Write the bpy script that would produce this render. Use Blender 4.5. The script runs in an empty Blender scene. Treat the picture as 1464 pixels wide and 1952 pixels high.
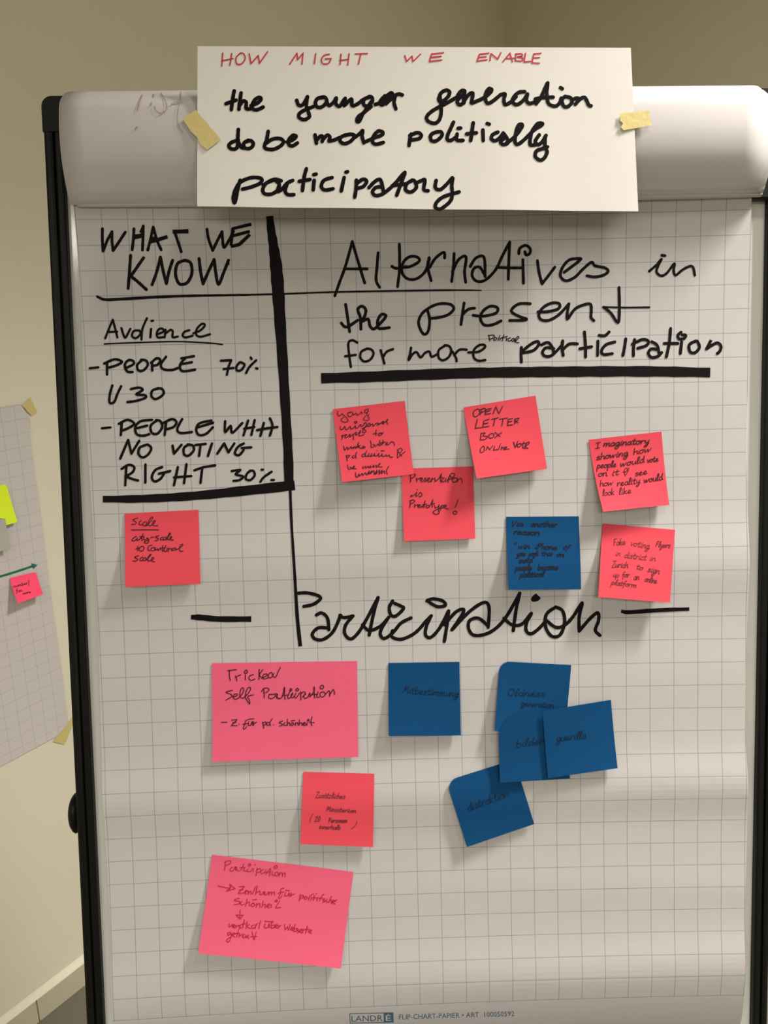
import bpy, math, random
from mathutils import Vector, Matrix
random.seed(4)
SC = bpy.context.scene
COL = SC.collection
# ================================================================ camera, light, exposure
# board frame: X right, Z up along the board, -Y towards the viewer; origin = middle of the printed grid
B = Matrix(((0.99983095, 0.00429384, -0.01787813), (0.0, 0.97234921, 0.23353161), (0.01838653, -0.23349213, 0.97218484)))
FLOOR = 1.147                      # height of the grid's middle above the floor
CR = Matrix(((0.99960152, -0.01738196, -0.02224111), (-0.0235699, -0.08040583, -0.9964835), (0.01552977, 0.99661064, -0.08078348)))
CAM = Vector((-0.053069, -0.870684, 0.187715))
FPX = 1600.0
def W(p):                          # board frame -> room
    q = B @ Vector(p); q.z += FLOOR; return q
cam_d = bpy.data.cameras.new('camera'); cam = bpy.data.objects.new('camera', cam_d); COL.objects.link(cam)
rt, dn, fw = (B @ Vector(CR[i]) for i in range(3))
M = Matrix((rt, -dn, -fw)).transposed().to_4x4(); M.translation = W(CAM)
cam.matrix_world = M
cam_d.sensor_fit = 'VERTICAL'; cam_d.sensor_height = 36; cam_d.lens = FPX / 1952 * 36
cam_d.clip_start = 0.02
SC.camera = cam
w = bpy.data.worlds.new('room_air'); SC.world = w; w.use_nodes = True
w.node_tree.nodes['Background'].inputs[0].default_value = (1, 0.93, 0.82, 1)
w.node_tree.nodes['Background'].inputs[1].default_value = 0.02
SC.view_settings.view_transform = 'Standard'; SC.view_settings.look = 'None'
SC.view_settings.exposure = 0.0; SC.view_settings.gamma = 1.0; SC.view_settings.use_curve_mapping = False
# room axes: U runs along the left wall towards the corner, V along the back wall to the right
CORNER = Vector((0.3595, 1.991, 0)); UD = Vector((0.6037182, 0.7971978, 0)); VD = Vector((0.7971978, -0.6037182, 0))
CEIL = 2.75
def RM(u, v, z=0.0): return CORNER + UD * u + VD * v + Vector((0, 0, z))
WARM = (1.0, 0.945, 0.90)
# (u, v, half length, half width, ((power, spread deg), ...)): the nearest has a louvre (narrow cone) and some open glow
LAMPS = [(-1.22, 1.80, 0.22, 0.09, ((41, 114), (9, 160))), (-1.90, 1.55, 0.16, 0.10, ((4.0, 150),)), (-4.305, 1.27, 0.60, 0.125, ((24, 155),)),  # the weak middle one is fill, added beside the key lamp
         (-3.70, 3.30, 0.60, 0.14, ((34, 155),)), (-4.47, 3.19, 0.60, 0.14, ((70, 155),))]  # both of this row are unseen, added to lift the ambient light
for u, v, hl, hw, pws in LAMPS:
    for k, (pw, sp) in enumerate(pws):
        ld = bpy.data.lights.new('ceiling_light', 'AREA'); ld.shape = 'RECTANGLE'; ld.size = 2 * hl; ld.size_y = 2 * hw
        ld.energy = pw; ld.color = WARM; ld.spread = math.radians(sp)
        lo = bpy.data.objects.new('ceiling_light', ld); COL.objects.link(lo)
        lo.location = RM(u, v, CEIL - 0.052 - 0.001 * k); lo.rotation_euler = (0, 0, math.atan2(VD.y, VD.x))
# ================================================================ helpers
def mat(name, col, rough=0.8, spec=0.3, coat=0.0, noise=0.0, nscale=200.0, bump=0.0, bscale=300.0, metal=0.0, emit=None, trans=0.0):
    m = bpy.data.materials.new(name); m.use_nodes = True; nt = m.node_tree; b = nt.nodes['Principled BSDF']
    b.inputs['Base Color'].default_value = (*col, 1); b.inputs['Roughness'].default_value = rough
    b.inputs['Specular IOR Level'].default_value = spec; b.inputs['Coat Weight'].default_value = coat; b.inputs['Metallic'].default_value = metal
    if emit: b.inputs['Emission Color'].default_value = (*emit[:3], 1); b.inputs['Emission Strength'].default_value = emit[3]
    tc = nt.nodes.new('ShaderNodeTexCoord')
    if noise:
        n = nt.nodes.new('ShaderNodeTexNoise'); n.inputs['Scale'].default_value = nscale; n.inputs['Detail'].default_value = 4
        nt.links.new(tc.outputs['Object'], n.inputs['Vector'])
        mx = nt.nodes.new('ShaderNodeMix'); mx.data_type = 'RGBA'
        mx.inputs[6].default_value = (*[c * (1 - noise) for c in col], 1); mx.inputs[7].default_value = (*[min(1, c * (1 + noise)) for c in col], 1)
        nt.links.new(n.outputs[0], mx.inputs[0]); nt.links.new(mx.outputs[2], b.inputs['Base Color'])
    if bump:
        n2 = nt.nodes.new('ShaderNodeTexNoise'); n2.inputs['Scale'].default_value = bscale; n2.inputs['Detail'].default_value = 3
        nt.links.new(tc.outputs['Object'], n2.inputs['Vector'])
        bp = nt.nodes.new('ShaderNodeBump'); bp.inputs['Strength'].default_value = bump; bp.inputs['Distance'].default_value = 0.001
        nt.links.new(n2.outputs[0], bp.inputs['Height']); nt.links.new(bp.outputs[0], b.inputs['Normal'])
    return m
def grid_mat(name, paper, line, strength, last_row, width):
    m = mat(name, paper, 0.75, 0.25, bump=0.12, bscale=60); nt = m.node_tree; b = nt.nodes['Principled BSDF']
    uv = nt.nodes.new('ShaderNodeUVMap'); uv.uv_map = 'cells'
    sp = nt.nodes.new('ShaderNodeSeparateXYZ'); nt.links.new(uv.outputs[0], sp.inputs[0])
    def mth(op, a, c=None):
        n = nt.nodes.new('ShaderNodeMath'); n.operation = op
        for i, q in enumerate((a, c)):
            if q is None: continue
            if isinstance(q, (int, float)): n.inputs[i].default_value = q
            else: nt.links.new(q, n.inputs[i])
        return n.outputs[0]
    def ln(s):                      # 1 on a printed line, 0 between
        f = mth('ABSOLUTE', mth('SUBTRACT', mth('FRACT', mth('ADD', s, 0.5)), 0.5))
        return mth('LESS_THAN', f, width)
    inv = mth('GREATER_THAN', sp.outputs[1], last_row - width)      # second coordinate falls down the sheet
    inh = mth('GREATER_THAN', sp.outputs[1], last_row - width)
    L = mth('MAXIMUM', mth('MULTIPLY', ln(sp.outputs[0]), inv), mth('MULTIPLY', ln(sp.outputs[1]), inh))
    mx = nt.nodes.new('ShaderNodeMix'); mx.data_type = 'RGBA'
    nt.links.new(mth('MULTIPLY', L, strength), mx.inputs[0])
    mx.inputs[6].default_value = (*paper, 1); mx.inputs[7].default_value = (*line, 1)
    nt.links.new(mx.outputs[2], b.inputs['Base Color']); return m
def tag(o, label=None, cat=None, group=None, kind=None):
    if label: o['label'] = label
    if cat: o['category'] = cat
    if group: o['group'] = group
    if kind: o['kind'] = kind
    return o
def mk(name, verts, faces, m, parent=None, uv=None, smooth=False, origin=None):
    """one mesh object from room-space vertices; its origin sits at their middle"""
    vs = [Vector(v) for v in verts]
    if origin is None:
        lo = Vector([min(v[i] for v in vs) for i in range(3)]); hi = Vector([max(v[i] for v in vs) for i in range(3)]); origin = (lo + hi) / 2
    me = bpy.data.meshes.new(name); me.from_pydata([v - origin for v in vs], [], faces)
    if uv:
        l = me.uv_layers.new(name='cells')
        for p in me.polygons:
            for li in p.loop_indices: l.data[li].uv = uv[me.loops[li].vertex_index]
    if smooth: me.polygons.foreach_set('use_smooth', [True] * len(me.polygons))
    me.materials.append(m)
    o = bpy.data.objects.new(name, me); COL.objects.link(o)
    if parent:
        o.parent = parent; o.location = origin - PLOC[parent.name]
    else: o.location = origin
    PLOC[o.name] = origin
    return o
PLOC = {}
def empty(name, loc):
    o = bpy.data.objects.new(name, None); COL.objects.link(o); o.location = loc; o.empty_display_size = 0.05
    PLOC[o.name] = Vector(loc); return o
def mesh_join(*parts):
    V, F = [], []
    for v, f in parts:
        n = len(V); V += list(v); F += [tuple(i + n for i in q) for q in f]
    return V, F
def box(x0, x1, y0, y1, z0, z1, fn, bev=0.0):
    """bevelled box in a local frame, mapped to the room by fn"""
    import bmesh
    bm = bmesh.new(); bmesh.ops.create_cube(bm, size=1)
    for v in bm.verts: v.co = Vector(((x0 + x1) / 2 + v.co.x * (x1 - x0), (y0 + y1) / 2 + v.co.y * (y1 - y0), (z0 + z1) / 2 + v.co.z * (z1 - z0)))
    if bev: bmesh.ops.bevel(bm, geom=list(bm.edges), offset=bev, segments=2, affect='EDGES', profile=0.5)
    bm.verts.index_update()
    r = ([fn(v.co) for v in bm.verts], [tuple(v.index for v in f.verts) for f in bm.faces]); bm.free(); return r
def tube(path, rad, fn, n=12):
    V, F = [], []
    P = [Vector(p) for p in path]
    for i, p in enumerate(P):
        t = (P[min(i + 1, len(P) - 1)] - P[max(i - 1, 0)]).normalized()
        a = t.cross(Vector((0, 0, 1)) if abs(t.z) < 0.9 else Vector((1, 0, 0))).normalized(); b = t.cross(a)
        r = rad[i] if isinstance(rad, (list, tuple)) else rad
        for k in range(n): V.append(fn(p + a * (r * math.cos(2 * math.pi * k / n)) + b * (r * math.sin(2 * math.pi * k / n))))
    for i in range(len(P) - 1):
        for k in range(n): F.append((i * n + k, i * n + (k + 1) % n, (i + 1) * n + (k + 1) % n, (i + 1) * n + k))
    F.append(tuple(reversed(range(n)))); F.append(tuple(range((len(P) - 1) * n, len(P) * n)))
    return V, F
# ---------------------------------------------------------------- points of the photograph carried onto real surfaces
HC = (0.0, -0.92189, 0.26472, 0.34178, 0.03005, 0.01889, 0.64415, -0.34855, 0.47024, 0.11936); ASP = 0.97661
# soft horizontal buckles of the hanging sheet: (centre z, height, half width, weight at left, weight at right)
RIP = [(0.060, .0030, .038, .9, 1.1), (-.184, .0033, .029, .9, 1.15), (-.378, .0022, .026, .3, 1.3), (-.292, .0008, .022, .2, 1), (.235, .0018, .050, .9, .3), (-.06, .0010, .03, .5, .6)]
def hgt(X, Z):                     # how far the front sheet stands off the zero plane
    X = max(-0.345, min(0.345, X)); V = max(-0.46, min(0.46, Z / ASP)); a = X / .3; b = V / .4
    h = 0.01 * sum(c * q for c, q in zip(HC, (1, b, b * b, b ** 3, a, a * b, a * a, a * b * b, b ** 4, a * a * b)))
    for zc, amp, wd, wl, wr in RIP:
        t = (X + 0.34) / 0.68
        h += amp * (wl * (1 - t) + wr * t) * math.exp(-((Z - zc - 0.004 * math.sin(X * 9 + zc * 40)) / wd) ** 2)
    s = max(0, -0.385 - Z); h -= 3.0 * s * s                     # the foot of the sheet rolls back towards the board
    k = max(0, min(1, (Z - .437) / .016)); k = k * k * (3 - 2 * k)  # the top is nipped flat under the clamp
    return h * (1 - k) + (-.0005) * k
def ray(x, y):
    return CR.transposed() @ Vector(((x - 732) / FPX, (y - 976) / FPX, 1))
def hit_board(x, y, lift=0.0, use_h=True):   # board-frame point whose picture is (x, y) and that floats `lift` above the sheet
    d = ray(x, y); dep = lift
    for _ in range(7 if use_h else 1):
        t = (-dep - CAM.y) / d.y; p = CAM + d * t
        if use_h: dep = lift + hgt(p.x, p.z)
    if use_h: t = (-dep - CAM.y) / d.y; p = CAM + d * t
    return p
WO = Vector((-0.66563245, 0.63725315, 0)); WN = Vector((0.7971978, -0.6037182, 0))   # left wall: a point and its normal
CW = W(CAM)
def hit_wall(x, y, lift=0.0):
    d = B @ ray(x, y); t = ((WO + WN * lift) - CW).dot(WN) / d.dot(WN); return CW + d * t
def inv_bilinear(c, x, y):
    u = v = 0.5
    for _ in range(12):
        px = [(1 - v) * ((1 - u) * c[0][i] + u * c[1][i]) + v * ((1 - u) * c[3][i] + u * c[2][i]) for i in (0, 1)]
        du = [(1 - v) * (c[1][i] - c[0][i]) + v * (c[2][i] - c[3][i]) for i in (0, 1)]
        dv = [(1 - u) * (c[3][i] - c[0][i]) + u * (c[2][i] - c[1][i]) for i in (0, 1)]
        ex, ey = x - px[0], y - px[1]; det = du[0] * dv[1] - dv[0] * du[1]
        u += (ex * dv[1] - dv[0] * ey) / det; v += (du[0] * ey - ex * du[1]) / det
    return u, v
class Sheet:
    """a four-cornered paper: picture corners TL TR BR BL, how far each stands off its support"""
    def __init__(s, c, lifts, where='paper', power=1.6, rnd=None, wave=0.0):
        s.c = c; s.l = lifts; s.where = where; s.pw = power; s.rnd = rnd or {}; s.wave = wave
        s.base = []
        for (x, y), l in zip(c, lifts):
            if where == 'wall': s.base.append(hit_wall(x, y, l) - WN * l)
            else:
                p = hit_board(x, y, l, where == 'paper'); s.base.append(Vector((p.x, 0, p.z)))
    def lift(s, u, v):
        g = max(0, min(1, v)) ** s.pw; l = s.l
        return (l[0] * (1 - u) + l[1] * u) * (1 - g) + (l[3] * (1 - u) + l[2] * u) * g + s.wave * math.sin(u * 19 + 1) * g
    def P(s, u, v, off=0.0):
        b = s.base
        q = b[0] * ((1 - u) * (1 - v)) + b[1] * (u * (1 - v)) + b[2] * (u * v) + b[3] * ((1 - u) * v)
        L = s.lift(u, v) + off
        if s.where == 'wall': return q + WN * L
        return W((q.x, -(L + (hgt(q.x, q.z) if s.where == 'paper' else 0)), q.z))
    def px(s, x, y, off):
        u, v = inv_bilinear(s.c, x, y); return s.P(u, v, off)
    def mesh(s, nu, nv, th=0.00025):
        V, F = [], []
        for side in (0, 1):
            for j in range(nv + 1):
                for i in range(nu + 1):
                    u, v = i / nu, j / nv
                    for k, r in s.rnd.items():
                        uu = u if k in ('TL', 'BL') else 1 - u; vv = v if k[0] == 'T' else 1 - v
                        if uu < r and vv < r:
                            a, b = (r - uu) / r, (r - vv) / r
                            a2, b2 = a * math.sqrt(1 - b * b / 2), b * math.sqrt(1 - a * a / 2)
                            uu, vv = r - a2 * r, r - b2 * r
                            u = uu if k in ('TL', 'BL') else 1 - uu; v = vv if k[0] == 'T' else 1 - vv
                    V.append(s.P(u, v, -th * side))
        N = (nu + 1) * (nv + 1); w = nu + 1
        for j in range(nv):
            for i in range(nu):
                a = j * w + i; F.append((a + w, a + w + 1, a + 1, a)); F.append((N + a, N + a + 1, N + a + w + 1, N + a + w))
        ring = [i for i in range(w)] + [j * w + nu for j in range(1, nv + 1)] + [nv * w + i for i in range(nu - 1, -1, -1)] + [j * w for j in range(nv - 1, 0, -1)]
        for k in range(len(ring)):
            a, b = ring[k], ring[(k + 1) % len(ring)]; F.append((a, b, N + b, N + a))
        return V, F
# ---------------------------------------------------------------- pens
def catmull(pts, n=5):
    if len(pts) < 3: return [tuple(pts[0])] + [tuple(pts[-1])]
    P = [pts[0]] + list(pts) + [pts[-1]]; out = []
    for i in range(1, len(P) - 2):
        p0, p1, p2, p3 = P[i - 1], P[i], P[i + 1], P[i + 2]
        for k in range(n):
            t = k / n
            out.append(tuple(0.5 * (2 * p1[a] + (p2[a] - p0[a]) * t + (2 * p0[a] - 5 * p1[a] + 4 * p2[a] - p3[a]) * t * t + (3 * p1[a] - p0[a] - 3 * p2[a] + p3[a]) * t ** 3) for a in (0, 1)))
    out.append(tuple(pts[-1])); return out
def dense(pts, step):
    out = [pts[0]]
    for a, b in zip(pts, pts[1:]):
        n = max(1, int(math.hypot(b[0] - a[0], b[1] - a[1]) / step))
        for k in range(1, n + 1): out.append((a[0] + (b[0] - a[0]) * k / n, a[1] + (b[1] - a[1]) * k / n))
    return out
class Ink:
    def __init__(s, mapper, off=0.0003): s.m = mapper; s.V = []; s.F = []; s.off = off; s.n = 0
    def disc(s, x, y, r, off):
        k0 = len(s.V); n = 10
        for k in range(n): s.V.append(s.m(x + r * math.cos(2 * math.pi * k / n), y + r * math.sin(2 * math.pi * k / n), off))
        s.F.append(tuple(range(k0 + n - 1, k0 - 1, -1)))
    def stroke(s, pts, w, smooth=True, flat=False):
        if not smooth and len(pts) > 2:                    # a cornered line: straight pieces, rounded where they meet
            for a, b in zip(pts, pts[1:]): s.stroke([a, b], w, False, flat)
            if flat:
                for p in pts[1:-1]: s.disc(p[0], p[1], (w if isinstance(w, (int, float)) else w[0]) / 2, s.off)
            return
        s.n += 1; off = s.off + 0.000012 * (s.n % 9)
        if smooth: pts = catmull(pts)
        pts = dense(pts, 12)
        q = [pts[0]]
        for p in pts[1:]:
            if math.hypot(p[0] - q[-1][0], p[1] - q[-1][1]) > 0.25: q.append(p)
        pts = q
        ws = w if isinstance(w, (list, tuple)) else [w]
        def wid(i): 
            t = i / max(1, len(pts) - 1) * (len(ws) - 1); a = int(min(t, len(ws) - 1.0001)) if len(ws) > 1 else 0
            return ws[0] if len(ws) == 1 else ws[a] + (ws[min(a + 1, len(ws) - 1)] - ws[a]) * (t - a)
        k0 = len(s.V)
        if len(pts) == 1: s.disc(pts[0][0], pts[0][1], wid(0) * 0.6, off); return
        for i, p in enumerate(pts):
            a, b = pts[max(i - 1, 0)], pts[min(i + 1, len(pts) - 1)]
            dx, dy = b[0] - a[0], b[1] - a[1]; L = math.hypot(dx, dy) or 1; r = wid(i) / 2 * (1 + 0.05 * math.sin(i * 1.7 + s.n))
            nx, ny = -dy / L * r, dx / L * r
            s.V.append(s.m(p[0] + nx, p[1] + ny, off)); s.V.append(s.m(p[0] - nx, p[1] - ny, off))
        for i in range(len(pts) - 1):
            a = k0 + 2 * i; s.F.append((a, a + 2, a + 3, a + 1))
        if not flat: s.disc(*pts[0], wid(0) / 2, off); s.disc(*pts[-1], wid(len(pts) - 1) / 2, off)
        for i in range(1, len(pts) - 1):        # round the sharp turns
            a, b, c = pts[i - 1], pts[i], pts[i + 1]
            d1 = math.atan2(b[1] - a[1], b[0] - a[0]); d2 = math.atan2(c[1] - b[1], c[0] - b[0]); d = abs((d2 - d1 + math.pi) % (2 * math.pi) - math.pi)
            if d > 0.55: s.disc(*b, wid(i) / 2, off)
    def build(s, name, m, parent, label=None):
        o = mk(name, s.V, s.F, m, parent)
        if label: o['label'] = label
        return o
def nums(t): 
    q = [float(x) for x in t.split()]; return list(zip(q[::2], q[1::2]))
def write(words, mapper, m, parent, ink_name, name='handwritten_word', off=0.0003):
    for text, blk, wd, strokes in words:
        ox, oy, sc = BLK[blk]; ink = Ink(mapper, off)
        for st in strokes.split('|'):
            ww = wd; sm = True; flat = False
            if st[0] == '*': k = 1 + next(i for i, ch in enumerate(st[1:]) if ch not in '0123456789.'); ww = float(st[1:k]); st = st[k:]
            if st[0] == 'L': sm = False; st = st[1:]; flat = ww > 5.5
            ink.stroke([(ox + x / sc, oy + y / sc) for x, y in nums(st)], ww, sm, flat)
        ink.build(name, m, parent, ink_name + ' handwriting reading ' + text)
def pen_lines(key, mapper, m, parent, ink_name, off=0.0003):
    for text, x0, y0, x1, y1, xh, wd in LINES[key]:
        adv = [PENW.get(ch, 5.0) for ch in text]; tot = sum(adv); L = math.hypot(x1 - x0, y1 - y0)
        ux, uy = (x1 - x0) / L, (y1 - y0) / L; sx = L / tot; sy = xh / 4; cx = 0; ink = Ink(mapper, off)
        for ch, a in zip(text, adv):
            if ch in PEN:
                for st in PEN[ch].split('|'):
                    P = []
                    for gx, gy in nums(st):
                        gx = (gx + 0.18 * gy) * sx + cx * sx + random.uniform(-.12, .12) * xh / 4; gy = gy * sy + random.uniform(-.1, .1) * xh / 4
                        P.append((x0 + ux * gx + uy * gy, y0 + uy * gx - ux * gy))
                    ink.stroke(P, wd)
            cx += a
        ink.build('handwritten_word', m, parent, ink_name + ' handwriting reading ' + text)
def type_on(text, p0, p1, capx, mapper, m, parent, label):
    """printed lettering: the built-in typeface laid flat between two picture points"""
    cu = bpy.data.curves.new('printed_text', 'FONT'); cu.body = text; cu.resolution_u = 2
    to = bpy.data.objects.new('tmp_text', cu); COL.objects.link(to); bpy.context.view_layer.update()
    me = bpy.data.meshes.new_from_object(to.evaluated_get(bpy.context.evaluated_depsgraph_get()))
    xs = [v.co.x for v in me.vertices]; ys = [v.co.y for v in me.vertices]; a, b, h = min(xs), max(xs), max(ys)
    dx, dy = p1[0] - p0[0], p1[1] - p0[1]; L = math.hypot(dx, dy); ux, uy = dx / L, dy / L
    V = []
    for v in me.vertices:
        s = (v.co.x - a) / (b - a) * L; t = v.co.y / h * capx; V.append(mapper(p0[0] + ux * s + uy * t, p0[1] + uy * s - ux * t, 0.0003))
    F = [tuple(p.vertices) for p in me.polygons]; bpy.data.objects.remove(to); bpy.data.meshes.remove(me)
    o = mk('printed_lettering', V, F, m, parent); o['label'] = label; return o
# ---------------------------------------------------------------- handwriting, traced as pen strokes
# a block = (origin x, origin y, scale) of the drawing grid the strokes were noted in
BLK = {'T': (360, 70, 2.928), 'U': (780, 70, 2.928), 'A': (150, 400, 3.66), 'B': (150, 650, 3.66),
       'C': (600, 430, 3.66), 'D': (1000, 430, 3.66), 'P': (340, 1100, 3.183), 'Q': (780, 1100, 2.614),
       'N': (620, 750, 8.133), 'O': (760, 750, 4.88), 'K': (60, 150, 4.306), 'J': (390, 1250, 4.7226), 'I': (360, 1620, 4.436), 'S': (220, 960, 8.133)}
# word: (text, block, pen width in photo pixels, strokes separated by |, optional *width prefix)
TITLE_RED = [
 ('HOW', 'T', 2.6, '188 92 183 163|238 94 228 158|183 134 245 122|285 92 262 118 266 150 290 152 312 125 305 96 285 92|L335 95 345 150 385 105 392 148 437 84'),
 ('MIGHT', 'T', 2.6, 'L560 152 600 92 603 128 634 92 628 152|704 95 697 150|780 98 750 105 736 130 745 150 775 148 790 122|790 122 757 124|845 98 840 155|890 95 882 157|838 132 888 126|925 96 992 94|955 96 942 152'),
 ('WE', 'T', 2.6, 'L1200 105 1210 138 1240 108 1246 138 1288 97|L1416 90 1350 96 1338 137 1406 130|1345 115 1402 110'),
 ('ENABLE', 'U', 2.6, 'L440 92 388 98 374 136 430 128|383 115 425 112|L447 133 452 95 490 125 507 90|L520 138 558 92 572 140|538 122 582 120|592 95 588 132|590 97 622 95 625 108 600 113 628 118 624 135 588 133|L645 93 637 140 675 137|L732 93 692 96 682 145 724 148|687 118 724 116')]
TITLE_BLACK = [
 ('the', 'T', 7.2, '252 300 243 350 236 405|206 372 262 352|290 312 283 360 278 403|280 385 300 358 318 364 318 398 340 400|345 382 380 368 400 348 392 336 368 348 352 378 354 400 378 405 412 390'),
 ('younger', 'T', 7.2, '598 352 610 380 635 374 658 332|658 335 652 380 664 420 668 445 640 460 612 448 614 425 645 405 690 388|742 338 715 342 702 368 716 392 745 385 765 358 755 336 735 336|765 360 778 382 805 362 818 340 816 372 838 385 868 342 862 382 902 346 906 382 935 374 966 350|1002 336 975 346 970 375 990 385 1018 362 1016 336 1000 332|1014 360 985 402 965 432 948 468 934 470 940 445 968 424 1012 388|1035 376 1070 362 1098 330 1122 312 1130 320 1102 350 1075 378 1060 364 1088 328|1095 372 1140 330 1165 318 1186 323|1146 332 1140 365 1150 400'),
 ('generation', 'U', 7.2, '160 342 172 312 200 296 220 306 212 332 185 355 163 356 160 342|166 330 172 380 172 430 160 465 135 480 100 468 92 445 112 420 150 395 200 370 262 334|262 338 272 315 290 298 305 302 295 322 268 348 264 366 280 378 302 362|305 308 300 340 300 368|300 358 328 320 346 312 350 322 342 366|345 368 400 345 440 318 456 296 440 288 424 312 420 346 434 370 465 355 505 322|505 322 530 318 524 346 530 376 560 364 592 334|640 305 605 310 576 340 575 366 600 376 636 350 656 318 650 350 665 370 700 362|705 372 732 335 752 292 770 256 764 310 770 360 785 378 815 384 838 365 846 340|700 345 740 338 800 335|842 282 852 288|868 330 850 350 858 382 880 388 906 364 900 340 875 332|905 352 930 340 945 346 925 374|925 374 952 345 975 336 988 352 1000 378 1013 383'),
 ('to', 'T', 7.2, '275 515 272 560 270 610 255 625 232 622 222 605 240 586 275 575|270 570 288 612 310 620|330 575 305 592 310 618 340 620 358 598 345 578 320 582'),
 ('be', 'T', 7.2, '440 525 432 570 420 605 428 622 470 625 510 605 525 582 505 565 465 568 430 590|545 584 580 570 595 552 575 548 553 575 556 600 575 606 602 590'),
 ('more', 'T', 7.2, '700 545 708 592|708 578 730 552 744 558 740 582|740 578 765 548 782 556 778 580|778 580 805 575 838 560|875 545 845 558 840 582 865 595 900 580 920 552 900 542 870 548|920 560 950 538 965 522 962 555 972 590|985 582 1030 562 1072 546 1076 530 1050 525 1025 555 1020 585 1040 598 1080 588'),
 ('politically', 'U', 7.2, '6 540 -2 572 -6 604|-2 548 40 532 62 545 50 565 0 574|140 530 115 545 118 575 145 578 177 550 172 528 145 528|242 474 226 510 210 545 208 570 226 576 252 560|262 540 260 573 295 576|268 508 282 507|352 478 345 530 338 577|315 540 370 534|406 518 408 577|430 482 442 486|490 530 460 545 455 570 478 578 506 555 520 535|520 536 538 560 548 588 522 600 505 586 530 560|535 594 580 560 620 510 626 488 605 492 590 540 586 584 602 598 640 570 690 520 737 490 735 480 710 485 680 530 670 582 674 602 702 600|722 545 700 580 715 600 740 582 760 548|756 552 754 610 766 640 750 675 725 686 700 666 706 636 730 625 768 612'),
 ('participatory', 'T', 7.2, '285 800 272 850 256 926 247 900 260 850 290 808 350 784 402 790 396 815 350 836 298 850|472 798 430 815 410 850 420 875 460 876 496 850 500 820 480 800|412 826 470 794 512 802|500 828 492 862 515 850 545 815 576 800|546 816 534 860 550 880 582 880|652 735 640 780 630 857|612 805 672 795|695 800 690 854|693 768 706 765|795 785 750 800 735 835 755 855 800 848|862 785 846 861|872 755 881 752|930 800 928 850 921 896|930 822 965 795 987 805 970 835 935 846|1000 842 1032 808 1060 795 1072 820 1080 860|1075 838 1040 840 1020 865 1035 886 1070 880 1112 850 1152 810 1200 755 1178 820 1155 884|1130 830 1202 820|1240 800 1210 820 1205 855 1235 865 1264 840 1256 805 1240 798|1262 815 1290 802 1312 797 1306 850 1330 858|1375 800 1370 840 1395 852 1425 830 1465 785|1468 788 1462 830 1465 870 1458 910 1430 940 1395 962 1370 950 1380 920 1420 890 1503 865')]
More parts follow.
